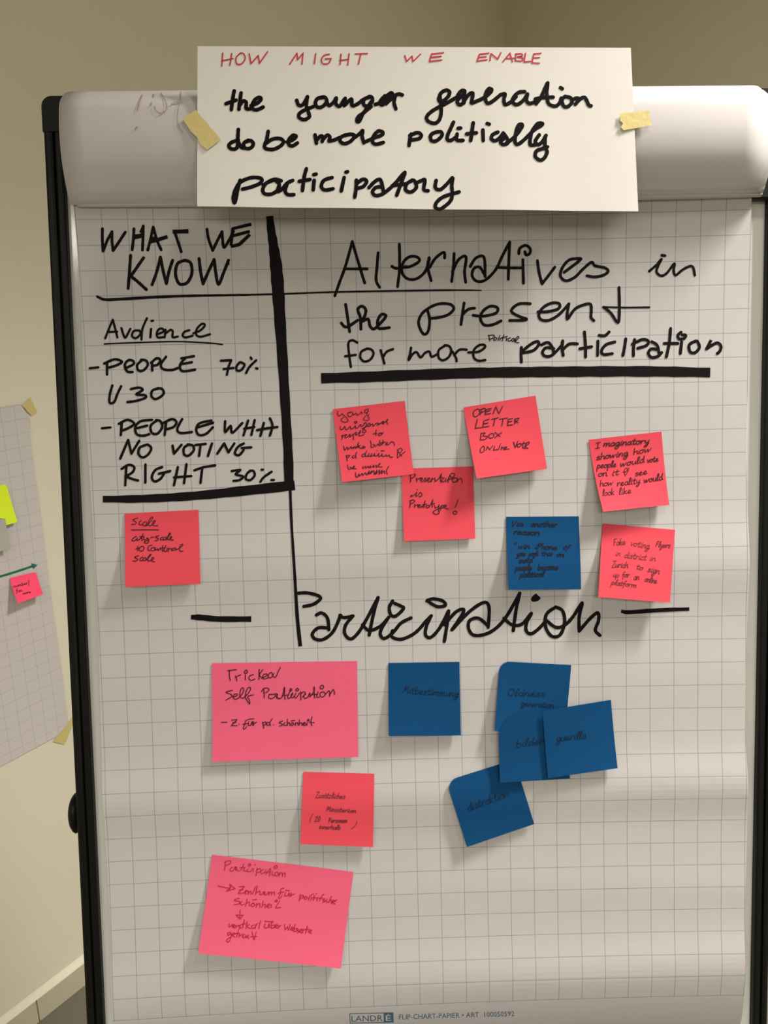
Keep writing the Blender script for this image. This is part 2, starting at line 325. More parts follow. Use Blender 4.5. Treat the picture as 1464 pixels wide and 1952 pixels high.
PAPER_WORDS = [
 ('WHAT', 'A', 5.6, '165 132 165 210 170 288|L170 288 200 210 232 152 232 220 240 284|240 284 280 225 325 156|385 132 382 200 373 278|450 112 448 200 445 280|*9L385 190 450 178|434 152 450 118|520 120 500 210 482 280|520 120 545 210 575 278|*7L495 224 560 206 620 187|*5L512 195 545 200|*8L655 152 766 150|668 150 695 230 715 292'),
 ('WE', 'A', 5.6, '895 135 905 200 935 284|935 284 965 220 1000 152|1000 152 1005 220 1015 262 1050 210 1080 150|*6L1072 132 1204 100|*6L1062 185 1194 150|*6.5L1062 256 1120 242 1194 172|*6L1076 125 1062 250'),
 ('KNOW', 'A', 6, '362 318 355 420 345 548|452 335 400 410 362 465|362 462 410 500 472 556|512 522 545 430 570 332|570 330 590 430 612 514|612 514 630 430 655 352|740 352 690 375 675 440 690 500 715 520 760 505 790 440 780 370 740 352|840 340 850 430 868 516|868 516 905 430 945 346|945 346 955 430 975 520 1010 440 1045 352|*6L1040 356 1042 384'),
 ('Audience', 'A', 4.4, '185 896 215 820 238 766|238 766 255 830 270 890|208 852 268 850|298 825 310 865 325 892 345 860 360 830|425 842 385 845 372 880 400 895 432 864 425 842|476 756 445 830 438 905|505 830 500 890|508 775 519 773|545 870 590 850 586 830 560 832 545 860 552 890 590 888|606 836 600 890|602 866 640 838 657 850 655 888 692 884|772 840 740 850 725 875 745 890 795 878|800 862 850 840 880 806 860 795 825 830 820 870 850 885 916 868'),
 ('PEOPLE', 'B', 5, '*4.5L76 190 138 184|198 150 198 234|178 157 250 128 302 145 262 170 205 186|325 190 382 162 378 138 345 135 322 168 338 212 376 216|440 135 408 168 418 206 452 204 482 168 470 137 435 131|512 145 513 206|505 152 545 120 570 135 550 165 515 173|610 110 574 162 590 196 650 202 692 188|L804 106 716 121|744 120 708 165 722 210 812 200|712 162 790 148'),
 ('70%', 'B', 4.8, 'L992 138 1064 134 1045 180 1034 236|1012 196 1080 188|1122 150 1100 180 1106 206 1135 202 1157 165 1130 148|1200 115 1206 126|1238 135 1192 180 1168 224|1238 190 1247 193'),
 ('V30', 'B', 5, '235 310 218 370 216 430 248 425 270 370 296 316|365 335 420 325 446 342 402 372 460 378 466 396 400 418 340 426|560 330 515 345 508 385 540 405 592 370 582 335 550 330'),
 ('PEOPLE', 'B', 5, '*4.5L162 609 222 603|300 575 294 656|280 578 340 550 387 575 352 605 300 626|512 550 432 560 395 600 405 650 450 661 492 650|400 610 478 590|545 555 503 590 510 640 550 646 583 600 570 560 540 552|610 566 600 656|590 572 650 545 682 565 662 600 610 616|722 545 688 612 710 642 790 635|926 555 842 575 820 620 840 656 890 647 936 602|832 602 938 570'),
 ('WITH', 'B', 5, '1022 560 1022 636 1060 592 1072 640 1142 572|1182 556 1150 658|1228 552 1205 655|1155 612 1225 600|1292 572 1268 662|1334 540 1352 590 1334 660|L1245 622 1310 610 1386 600'),
 ('NO', 'B', 5, 'L290 820 320 750 345 690 368 786 422 697|470 725 425 745 418 790 450 812 490 785 506 745 480 722'),
 ('VOTING', 'B', 5, 'L655 730 665 786 717 725|765 725 735 745 735 790 765 800 802 765 796 730 760 722|L815 726 886 718|850 725 840 802|930 715 902 802|L967 786 1015 715 1045 777 1086 715|1152 715 1110 740 1090 785 1120 796 1150 762|1138 747 1204 742'),
 ('RIGHT', 'B', 5, '332 880 325 1006|300 892 350 864 387 880 376 915 326 946|330 946 380 965 414 973|466 862 465 988|582 880 535 900 510 950 530 980 570 962 595 926|560 926 638 908|692 880 665 1006|752 860 735 992|665 952 785 942|L808 902 870 880 952 868|862 888 850 990'),
 ('30%', 'B', 4.8, '1068 908 1128 900 1095 930 1147 945 1122 970 1080 976|1200 905 1175 925 1165 960 1195 971 1227 940 1220 908 1195 905|1276 898 1286 898|1346 912 1292 950 1268 982|1345 970 1362 970'),
 ('Alternatives', 'C', 5.6, '140 490 175 390 215 280 262 112|262 112 290 210 348 400|205 302 366 302|442 190 435 280 428 380 452 430|590 130 592 220 590 320 578 426|538 284 570 298 640 286|610 292 665 286 728 250 715 220 660 218 615 262 610 330 650 372 712 370 772 318 800 230|798 224 788 290 812 385|802 292 840 230 900 186 906 226|972 195 968 280 955 390|960 322 1000 242 1046 212 1056 240 1045 320 1053 395|1085 286 1120 230 1170 212 1186 250 1188 356|1180 335 1150 290 1110 300 1098 350 1130 388 1190 380 1262 308 1310 210 1360 115|1360 115 1355 220 1350 375|1270 292 1360 295 1440 295|1452 238 1456 402|1424 196 1430 160 1470 138 1502 160 1500 194 1475 205 1466 182|1554 245 1564 320 1586 406|1586 406 1630 350 1675 290|1740 326 1795 285 1856 236 1835 230 1775 240 1730 290 1714 350 1752 385 1815 360 1865 310 1930 256 1955 280 2025 295 2047 320 2015 345 1955 358 1900 350'),
 ('in', 'D', 5, '870 318 920 275 955 234 928 290 922 325 952 350 992 332 1045 265 1040 312 1054 346 1100 310 1150 284 1176 292 1188 346|*5.5L958 207 980 210'),
 ('the', 'C', 5.8, '215 550 226 620 243 740|185 680 222 708 300 660|322 722 318 640 300 585 330 562 356 588 348 632 325 670 372 652 385 700 412 722 450 690|450 688 482 655 496 627 465 620 440 660 442 712 470 718 520 712'),
 ('present', 'C', 5.6, '786 590 802 660 790 740 760 757 732 712 726 660 762 600 850 550 940 548 970 580 930 622 860 642 800 648|1042 540 1030 620 1020 690|1030 622 1070 585 1115 576|1105 626 1172 632 1262 612 1276 575 1230 562 1180 590 1155 640 1180 692 1240 692 1300 665|1504 545 1430 545 1382 575 1376 605 1430 635 1475 650 1460 660 1360 662|1558 602 1625 600 1700 580 1706 545 1655 540 1595 570 1564 620 1580 656 1635 660 1705 620 1774 546|1772 546 1762 652 1815 582 1885 550 1925 550 1930 592 1928 640 1948 663|2123 432 2126 550 2122 664 2104 666 2066 610 2018 570|*3.6L2010 568 2164 572 2335 570'),
 ('for', 'C', 4.8, '296 816 262 800 235 820 240 900 252 986|212 912 286 902|362 860 325 880 318 920 345 948 387 935 410 895 395 865 362 858|460 870 474 920 486 962|478 916 502 880 546 862'),
 ('more', 'C', 4.8, '672 852 665 895 655 938 685 895 712 884 738 920 770 888 800 880 815 915 850 900|905 840 865 870 865 920 895 940 937 915 952 870 936 840 905 836|962 880 985 922 990 946|975 902 1010 866 1060 866|1072 885 1142 880 1187 850 1180 832 1145 836 1110 870 1110 920 1142 943 1190 938'),
 ('political', 'C', 1.8, '1213 765 1222 806|1210 767 1252 765 1238 788 1215 791|1257 780 1248 798 1262 800 1270 785 1257 778|1292 766 1277 802|1294 785 1290 803|1320 762 1307 805|1300 784 1338 775|1339 785 1336 803|1341 772 1343 772|1364 782 1348 792 1353 807 1370 800|1388 785 1372 798 1382 809 1394 789 1394 811|1396 810 1421 787 1421 773 1406 785 1403 813 1424 817'),
 ('participation', 'D', 5.8, '-22 850 -24 904 -22 952|-24 884 40 830 90 808 98 832 60 872 -10 887|118 832 160 815 188 840 206 890|204 858 150 852 125 885 145 911 192 904 265 830|266 804 262 850 270 906|262 872 310 827 368 825|418 742 425 830 426 916|386 859 468 845|512 806 509 906|520 766 560 768 590 742|630 812 570 830 538 870 550 899 612 893|706 790 698 850 686 906|768 795 760 860 760 908|752 828 820 795 863 805 852 835 790 856|888 810 925 835 938 888|932 866 885 860 864 890 885 919 930 912 957 885|1019 718 1010 820 990 915|975 822 1070 822|1096 812 1087 892|1092 744 1070 765 1080 791 1115 786 1124 765 1100 762|1195 805 1150 830 1155 880 1190 886 1220 850 1206 808 1190 806|L1302 798 1270 860|1270 860 1302 838 1345 818 1370 840 1365 872 1345 892'),
 ('Participation', 'P', 6.6, '728 98 780 96 840 110 863 130 820 165 762 178|838 230 870 218 905 250 913 320|910 310 850 308 813 345 830 376 880 378 940 330 985 232|980 232 1005 246 1060 236|1058 238 1015 292 1010 345 1045 376 1090 340 1140 260 1212 124|1212 124 1185 220 1158 352|1118 290 1160 325 1230 295 1276 244 1240 300 1225 345 1248 373 1300 340 1350 280 1412 248|1300 145 1280 185 1290 230 1320 236 1366 192 1350 176 1312 160|1300 325 1295 362 1350 378 1420 350 1465 312 1500 270 1535 235|1532 240 1505 300 1500 352 1532 366 1585 310 1640 205|1508 145 1545 132 1604 145 1620 172 1575 180 1530 158 1512 140|1640 205 1630 290 1614 390|1616 290 1680 215 1725 195 1730 212 1700 262 1660 320|1665 316 1760 215 1850 155 1885 182 1880 305|1878 296 1822 250 1770 262 1760 305 1782 347 1832 354 1908 325 1985 248 2072 98|2072 98 2050 195 2032 326|1975 250 2025 290 2085 285 2142 220 2112 280 2112 328 2142 344 2190 310 2232 262|*9L2180 110 2160 124 2154 136 2176 132 2190 118|2290 182 2234 225 2228 300 2264 358 2315 352 2344 280 2332 206 2290 182|2232 262 2290 305 2344 292 2395 240 2450 157 2432 240 2432 328|2432 328 2500 250 2545 217 2550 262 2530 322 2558 354')]
NOTE_YOUNG = [
 ('young', 'N', 1.5, '200 275 190 310 205 345 240 335 265 310|262 315 300 350 345 395 350 430 310 446 260 430 245 400 285 372|400 285 355 300 350 340 380 360 420 335 425 295 395 285|425 312 450 328 480 300 492 332 530 320 560 285 575 318|650 245 615 260 610 290 645 300 668 270 660 240|662 270 640 330 600 380 600 405 650 420 682 390 660 345 682 325'),
 ('unengaged', 'N', 1.7, '235 510 235 552 270 555 300 510 316 557 350 550 386 510 396 547 430 540 466 500 472 537 510 525 546 480 562 512 592 490 612 455 642 470 620 520 590 532|570 545 612 560 632 590 600 610 580 588 602 540 652 500 682 460 702 490 662 512 692 502 732 470 746 507 792 460 832 470 802 492 862 460 902 430 906 472 882 455 932 440 972 400|962 400 956 440 968 478|470 430 450 445 475 460 492 440 470 430'),
 ('people', 'N', 1.6, '250 660 272 650 255 712|262 668 300 645 332 640 302 672 332 682 372 640 392 640 372 672 402 662 432 630 436 672 440 716|432 640 482 600 472 642 502 632 546 575 542 600 522 652 562 652 602 640'),
 ('to', 'N', 1.5, '740 628 800 618|790 565 785 620 790 652|850 610 820 630 840 652 882 630 862 608|850 620 906 605'),
 ('make', 'N', 1.6, '285 820 302 882 332 835 352 850 350 872 402 825 402 856 442 830 432 862 462 820 472 852 502 800 516 760 502 842|502 832 542 800 522 832 562 852 582 820 612 830 582 852 616 840'),
 ('better', 'N', 1.6, '700 735 712 790 712 836 752 825 772 800 742 792|782 822 822 782 832 812|842 730 858 800 902 770|897 720 882 792|852 772 932 750|932 792 962 770 952 760 942 792 982 792 1022 750 1062 756 1076 802'),
 ('pol decision', 'N', 1.6, '325 960 342 1046|330 967 372 960 367 987 345 992|442 960 415 987 442 1002 467 972|487 910 472 960 477 1002|620 930 570 952 582 982 622 962|642 890 622 940 627 977 662 962 682 930 662 972 702 967 722 930 702 972 742 962 767 930 762 967 802 962 832 930 822 972 852 972 882 940 882 972 922 972 942 950 962 977 992 950 1002 982 1046 987|800 885 802 888|865 885 912 890'),
 ('and', 'N', 1.5, '1115 872 1152 922 1197 872 1162 848 1130 882 1120 992 1162 962 1242 900|1152 932 1192 972'),
 ('be more', 'N', 1.5, '345 1105 352 1152 372 1182 402 1152 382 1140|402 1167 452 1140 442 1125 422 1162 482 1167|580 1130 587 1162 622 1130 632 1162 662 1125 672 1152 702 1120 692 1152 732 1130 752 1110 747 1147 792 1110 792 1147 832 1110 852 1085 827 1100 832 1137 882 1137'),
 ('involved', 'N', 1.8, '470 1230 477 1292 502 1292 522 1250 532 1282 572 1240 582 1272 622 1230 642 1262 682 1200 672 1252 722 1200 702 1242 752 1200 762 1252 802 1190 782 1252 842 1190 832 1252 882 1190 872 1242 912 1200 922 1242|982 1130 947 1200 962 1252')]
NOTE_LETTER = [
 ('OPEN', 'O', 1.7, '735 145 700 165 698 205 725 215 755 180 748 148 730 145|775 145 760 200|758 150 800 138 808 158 770 175|L865 138 815 150 805 195 858 185|812 170 852 158|L880 190 905 122 935 188 967 120'),
 ('LETTER', 'O', 1.7, 'L735 240 715 325 775 318|L845 240 795 255 785 315 842 305|790 285 832 275|L868 240 930 225|898 235 885 300|L940 240 1012 228|975 235 962 300|L1062 232 1020 240 1015 298 1062 290|1018 265 1055 258|L1085 235 1080 285|1080 240 1118 228 1108 252 1082 258 1115 272'),
 ('BOX', 'O', 1.7, '770 370 762 435|768 372 808 368 785 395 828 402 805 428 765 432|868 372 840 390 848 415 880 408 888 380 865 372|898 362 945 400|962 362 898 410'),
 ('ONLINE', 'O', 1.6, '788 490 762 520 765 550 795 540 800 500 788 490|L815 530 828 495 850 525 878 485|L895 490 885 530 920 522|945 482 930 525|952 468 953 469|960 495 955 525|955 520 975 500 980 525|988 515 1008 500 990 500 988 520 1030 515'),
 ('VOTE', 'O', 1.7, 'L1070 452 1085 505 1110 445|1130 465 1105 478 1115 500 1142 480 1132 462|1165 450 1155 500 1180 512|1140 470 1185 460|1170 495 1215 465 1210 450 1185 470 1185 500 1205 510')]
NOTE_TRICKED = [
 ('Tricked', 'J', 1.8, '207 135 285 125|222 130 222 180 230 225|275 180 285 205 290 228|280 200 300 180 325 172|367 172 366 217|372 130 358 140 362 158 380 155 384 138 370 128|437 170 405 180 398 205 415 222 452 210|490 120 488 215|522 125 495 165 490 172 515 205|525 195 560 180 555 165 530 170 520 195 535 210 570 200|600 150 575 165 575 195 600 195 620 160|600 150 620 190 640 190 660 145 680 105'),
 ('self', 'J', 1.8, '250 312 200 325 195 335 235 350 240 370 190 402|250 375 290 360 290 345 265 350 255 375 275 395 305 380|305 380 340 340 350 300 335 290 320 320 318 370 345 385|345 385 390 340 412 300 400 285 375 310 365 370 375 400 400 435|405 435 400 400 385 375 400 360 438 355'),
 ('Participation', 'J', 1.8, '530 300 535 380|510 325 530 295 570 295 575 315 545 335|610 350 580 350 575 380 600 388 630 370 635 345|610 350 650 345 650 375 670 390|650 350 645 380 680 385 700 360 715 285|718 290 718 350 722 395|695 360 745 355|765 320 745 380 770 378 790 345|770 298 765 312 778 318 782 302 770 296|790 335 775 360 785 380 810 365|820 340 805 365 820 382 850 340|830 295 818 308 832 318 845 305 832 293|862 325 865 400|862 345 890 325 905 340 880 370|910 345 890 360 900 385 930 370 945 335 950 370|945 370 985 320 985 280|982 285 985 345 990 382|965 350 1015 348|1020 325 1008 370 1030 375|1055 265 1040 280 1045 298 1065 295 1070 275 1055 265|1070 325 1040 335 1040 365 1065 372 1085 345 1070 325|1085 350 1120 315 1125 365|1125 355 1155 305 1165 320 1170 348'),
 ('Z', 'J', 1.7, '148 602 200 602|L240 582 290 578 238 632 290 632|250 606 282 602|307 618 309 621'),
 ('f\u00fcr', 'J', 1.7, '385 580 365 590 360 620 345 655 360 662 375 640|340 620 385 612|395 595 390 625 410 628 425 595 428 630|392 575 440 570|438 595 440 632|440 615 465 600'),
 ('pol', 'J', 1.7, '518 600 530 655|520 610 545 598 550 615 530 630|560 605 555 625 575 628 585 605 565 603|605 570 585 605 590 632|617 625 619 628'),
 ('Sch\u00f6nheit', 'J', 1.7, '700 590 672 600 670 608 695 618 690 632 670 635|722 605 708 618 715 632 735 628|742 575 742 632|744 615 760 605 765 632|785 605 775 620 785 632 800 618 790 605|775 588 810 585|815 605 815 632|815 615 835 605 840 630|850 580 850 630|850 615 870 605 875 630|885 618 905 612 895 602 882 618 895 632 915 620|920 605 918 628|930 575 922 585 932 590 938 580 930 574|965 550 955 600 965 635|940 600 985 605')]
NOTE_RED = [
 ('Participation', 'I', 1.5, '310 95 300 175|300 105 345 92 350 115 310 135|370 150 350 160 350 180 375 178 390 150 395 178|385 150 400 148 405 175 425 182|462 120 440 180|430 155 470 150|470 155 462 180 490 180|510 120 500 130 512 140 522 128 510 118|500 165 490 185 520 185 535 160|545 160 540 190|555 128 565 130|575 155 565 222|570 175 600 160 605 185 575 195|625 170 605 185 615 205 640 190 650 170|685 160 650 210|640 195 690 190|690 160 680 225|705 185 700 215 720 220|735 135 718 142 722 158 742 155 745 140 733 133|740 190 722 205 735 225 755 210 745 190|765 195 760 230|765 210 785 195 790 230|790 215 810 195 812 232'),
 ('arrow', 'I', 1.7, '245 312 320 330 350 330|L342 298 350 330 315 356 388 336 342 298'),
 ('Zentrum', 'I', 1.7, '425 320 465 318 440 345 415 375 460 372|425 345 455 345|465 370 490 358 480 350 468 370 485 382|500 355 500 382|502 368 520 358 522 380|560 320 535 382|575 308 562 385|575 365 595 355|600 360 598 385 620 380 630 360 630 388|640 362 640 388 660 380 668 362|675 365 672 388|675 375 695 365 695 388|697 375 718 365 722 390'),
 ('f\u00fcr', 'I', 1.7, '800 330 775 340 770 380 755 408 765 418 785 395|750 375 800 362|815 370 808 395 830 395 845 370 845 400|815 350 847 352|860 372 858 402|860 390 890 380'),
 ('politische', 'I', 1.7, '940 385 930 440|938 400 962 390 965 408 940 418|985 400 970 412 985 425 1000 410 985 400|1050 378 1020 400 1010 432|1035 405 1030 432|1075 378 1078 381|1060 390 1050 435|1045 412 1075 412|1085 410 1080 438|1130 385 1100 440|1095 415 1130 415|1138 382 1141 385|1150 420 1130 428 1148 440 1130 450|1170 425 1155 440 1175 450|1205 400 1180 455|1185 440 1205 430 1205 458|1210 450 1235 440 1222 432 1210 452 1235 465|1240 440 1250 430'),
 ('Sch\u00f6nheit', 'I', 1.6, '425 418 390 425 385 438 425 445 420 465 380 470|445 445 430 460 445 475 465 465|490 425 475 485|478 465 505 450 510 482|540 458 522 472 535 488 555 475 540 456|535 430 570 428|570 460 568 492|570 475 595 462 598 495|625 440 615 495|618 480 640 468 642 498|655 488 680 475 668 465 655 485 675 500|695 470 690 500|738 432 725 440 738 448 745 436 738 430|765 440 740 480 735 500 775 495'),
 ('downward arrow', 'I', 1.6, '430 518 428 590|395 560 458 562|398 560 428 592 455 562'),
 ('versteckt', 'I', 1.7, '335 635 340 660 365 640|365 660 385 648 375 640 365 655 385 668|395 645 395 668|398 655 420 645|435 645 420 655 435 668 420 675|465 600 450 670|440 640 475 632|490 615 480 672|510 640 485 655 515 675|545 645 525 655 530 672 555 665 575 630|560 640 560 672|605 608 590 650 590 675'),
 ('\u00fcber', 'I', 1.7, '640 635 635 665 660 668 675 635 675 668|635 612 710 620|700 610 690 665 715 668 720 645 695 650|725 660 745 650 735 640 722 660 745 672|755 648 755 672|757 660 775 650'),
 ('Webseite', 'I', 1.7, '805 640 812 685 830 660 840 690 855 640|860 685 880 675 870 662 858 682 880 695|895 640 885 695 905 698 912 675 890 680|925 680 915 690 930 700 915 710|935 700 955 690 945 680 932 700 955 712|965 680 960 710|1000 655 985 715|975 685 1010 680|1010 705 1035 695 1020 685 1008 705 1035 715'),
 ('getract', 'I', 1.7, '350 705 325 710 330 730 355 715 345 770 325 785 318 765 350 745|365 730 385 718 372 710 362 730 385 742|415 690 400 745|390 715 425 712|425 720 422 745|425 735 450 720|470 722 450 735 460 750 480 735 482 752|505 728 490 740 505 755|530 700 545 765|565 705 550 770|520 742 570 740')]
NOTE_PRESENT = [
 ('Presentation', 'O', 1.7, '112 760 112 825|105 755 140 745 155 765 120 790|165 785 170 820|170 800 205 785|205 805 225 795 215 785 202 800 215 820 235 810|255 785 240 795 258 808 240 822|265 808 290 795 280 785 265 805 280 822 300 812|310 785 305 822|308 805 335 788 338 820|338 820 375 790 398 745|398 748 390 800 395 825|375 785 410 780|425 785 405 800 405 820 430 815 440 790|440 820 465 790 475 760|475 765 460 830|500 740 480 755 490 780 515 770 520 750 500 742|470 800 510 785|525 785 500 800 505 825 535 820 545 795 530 785|548 790 545 825|550 808 580 790 592 830'),
 ('is', 'O', 1.6, '125 945 112 958 140 950 170 920 160 955 180 950 200 920 215 935 215 955 190 960|172 895 174 898'),
 ('Pretotype', 'O', 1.7, '110 1000 105 1062|105 1000 135 990 150 1005 115 1030|150 1030 150 1060|152 1045 180 1035|178 1050 200 1045 195 1035 180 1045 190 1062 215 1050|215 1065 240 1030 245 1000|245 1005 235 1062|225 1035 260 1030|275 1040 255 1050 265 1065 285 1055 275 1038|285 1060 305 1020 318 988|318 990 312 1060|300 1030 335 1025|335 1040 340 1062 365 1055 378 1035|375 1040 372 1090 378 1115 345 1125 320 1105 345 1085 385 1065|395 1045 388 1090|393 1055 415 1040 418 1060 395 1068|425 1058 445 1045 432 1038 422 1055 440 1070 462 1075'),
 ('exclamation mark', 'O', 1.7, '552 990 540 1030 525 1062|525 1095 508 1105 515 1122 535 1122 540 1102 525 1093')]
NOTE_SCALE = [
 ('Scale', 'S', 1.6, '345 225 290 240 275 260 320 290 300 320 245 322|400 265 370 285 365 325 400 330 420 310|470 280 430 300 425 340 470 340 485 290|460 330 480 345|480 340 540 280 578 220 560 210 520 260 505 330 540 350|540 345 600 300 615 265 590 270 575 320 600 345 655 342'),
 ('city', 'S', 1.8, '320 510 270 540 255 575 290 580 330 545|335 535 330 570 365 560 400 520|425 470 405 530 410 575|375 515 440 510|440 525 435 560 470 555 495 535 510 590 490 615 455 610 450 590 520 560|540 528 590 522'),
 ('scale', 'S', 1.8, '670 500 625 510 620 525 660 545 640 575 610 575|735 520 700 535 695 560 730 560|770 520 740 540 745 565 780 550 790 520|785 560 830 500 850 465 835 460 810 510 805 555 830 560|830 560 870 525 860 510 840 540 860 565 895 562'),
 ('to', 'S', 1.7, '345 665 340 735|310 705 375 695|400 670 365 690 370 730 410 735 440 700 425 665 395 668'),
 ('Cantonal', 'S', 1.7, '560 645 510 665 500 715 530 735|600 680 550 695 555 730 600 725 610 685|615 690 620 725 650 700 660 730 690 690 700 720|730 650 725 740|700 690 770 685|740 740 780 650|770 680 750 730 790 740 800 690|820 690 820 745|825 710 860 695 870 730|920 690 880 700 885 725 930 715 935 690|935 720 990 690 1040 650 1040 635 1010 640 990 700 1010 740 1045 735'),
 ('scale', 'S', 1.8, '355 810 305 825 300 840 345 865 320 890 270 890|420 830 385 850 385 885 425 880|465 840 430 850 430 880 470 875 475 845|475 880 520 830 550 790 530 795 500 850 510 890 540 885|540 885 585 860 585 835 560 850 560 885 605 905')]
# ---------------------------------------------------------------- a single-stroke cursive hand for the small notes
PEN = {
 'a': '4 3.5 2 4 .5 2.5 .5 .8 2 0 3.6 1.2 4 3.8 4 1 5 0', 'b': '1 8 .8 .5 2.5 0 4 1.5 3.6 3.5 2 4 1 3',
 'c': '4 3.4 2.4 4 .6 2.5 .8 .6 2.4 0 4.4 .6', 'd': '4 3.4 2 4 .4 2 1.4 0 3.2 .8 4.2 3|4.6 8 4 3 4.2 .6 5.2 0',
 'e': '0 1.5 2.5 2 3.6 3 2.6 4 1 3 .6 1 2.2 0 4.6 .8', 'f': '4 7.5 2.8 8 2 6 1.6 -3|0 3.8 3.6 4',
 'g': '4 3.5 2 4 .5 2.5 1.6 .4 3.6 1.4 4 4 3.8 -2 2 -4 .4 -3 1.5 -1.2 5 0', 'h': '1 8 .6 0 1 2.5 3 4 4 3 4 .6 5 0',
 'i': '1.2 4 .8 .6 2 0|1.6 5.8 1.7 5.4', 'k': '1 8 .6 0|4 4 1 2 4 0', 'l': '.4 1 2.4 5 2.6 8 1.4 7.6 .8 3 1 .4 2.2 0',
 'm': '.6 4 .4 0 1.2 3 2.6 4 3.2 3 3 0 4 3 5.4 4 6 3 5.8 .6 7 0', 'n': '.6 4 .4 0 1.4 3.2 3 4 3.8 3 3.6 .6 4.8 0',
 'o': '2.4 4 .6 3 .5 1 2 0 3.8 1 4 3 2.4 4 4.6 3.6', 'p': '.8 4 .2 -4|.6 2.5 2.4 4 4 3 3.6 .8 2 0 .6 1',
 'r': '.8 4 .6 0 1.4 3 3 4 4 3.6', 's': '3.6 3.6 2 4 1 3 3.4 1.4 2.6 0 .4 .3', 't': '2 7 1.4 1 2.4 0 3.6 .6|0 4.4 3.8 4.8',
 'u': '.8 4 .6 1 2 0 3.6 1.6 4 4 3.8 .8 5 0', 'v': '.4 4 1.8 0 3.8 4', 'w': '.4 4 1 0 3 3.4 3.6 0 5.8 4',
 'x': '.4 4 4 0|4 4 .2 0', 'y': '.8 4 1 1.4 2.4 .8 4 3 4.2 4 3.4 -2 1.8 -4 .4 -3 4.8 .2', 'z': '.4 4 3.8 4 .4 0 4 0',
 'P': '1 8 .8 0|.2 7.2 3 8.2 4.6 6.6 3.6 4.6 1 4', 'V': '.4 8 1.8 0 4.4 8', 'T': '0 8 5 8.2|2.4 8 2 0', 'I': '0 8 4 8|2 8 2 0|0 0 4 0',
 'F': '1 8 .6 0|1 8 4.6 8.2|1 4.2 3.6 4.4', 'Z': '0 8 4.4 8 0 0 5 0', 'M': '0 0 1.4 8 3 3 5 8 6 0', 'S': '4 7.4 2 8 .8 6 3.4 3 2.6 .4 .2 0',
 'K': '1 8 .8 0|4.6 8 1 3.6 5 0', 'W': '0 8 1.6 0 3.2 6.5 4.6 0 6.6 8', 'C': '4.8 7 3 8 .8 5.5 .8 1.6 3 0 5 1.2', 'O': '3 8 .6 6 .6 2 3 0 5 2.4 5 6 3 8', 'ö': '2.4 4 .6 3 .5 1 2 0 3.8 1 4 3 2.4 4 4.6 3.6|.8 6 3.6 6.2',
 'ü': '.8 4 .6 1 2 0 3.6 1.6 4 4 3.8 .8 5 0|.8 6 4 6.2', 'ä': '4 3.5 2 4 .5 2.5 .5 .8 2 0 3.6 1.2 4 3.8 4 1 5 0|1.4 6 1.5 5.8|3.4 6.2 3.5 6',
 '-': '.4 2.4 4 2.6', '.': '.6 .3 .9 .2', '"': '1 8.5 .6 6|2.6 8.5 2.2 6', '!': '2.4 8 1 2|1.6 -1.6 .8 -2.4 1.4 -3.4 2.2 -2.6 1.6 -1.6',
 '&': '.6 6.4 3.4 3 4.6 5.8 3.2 7.6 2 6 1.2 0 4 1.6 6 4.6', '(': '1.6 9 .4 4 .2 -3', ')': '.6 9 1.4 3 -.6 -3', '2': '.6 6.4 2 8 3.6 6.6 .4 0 4 .3',
 '0': '2.2 8 .6 5 1 .6 3 .6 4 4.6 2.2 8', '/': '2.6 8 .4 -1', '>': '0 3 7 3 5 5.5 9 3 5 .5 7 3', 'v_': '2 7 2 0'}
PENW = {'m': 7.4, 'w': 6.4, 'i': 2.6, 'l': 2.8, 't': 4, 'r': 4.2, 's': 4.2, 'f': 4, 'M': 7, 'O': 6, 'W': 7, '.': 2, '"': 3.4, '!': 3, '(': 2.6, ')': 2.6, '&': 6.4, ' ': 3.5, '>': 10, 'T': 5.4, 'k': 4.8, 'v': 4.2, 'c': 4.6}
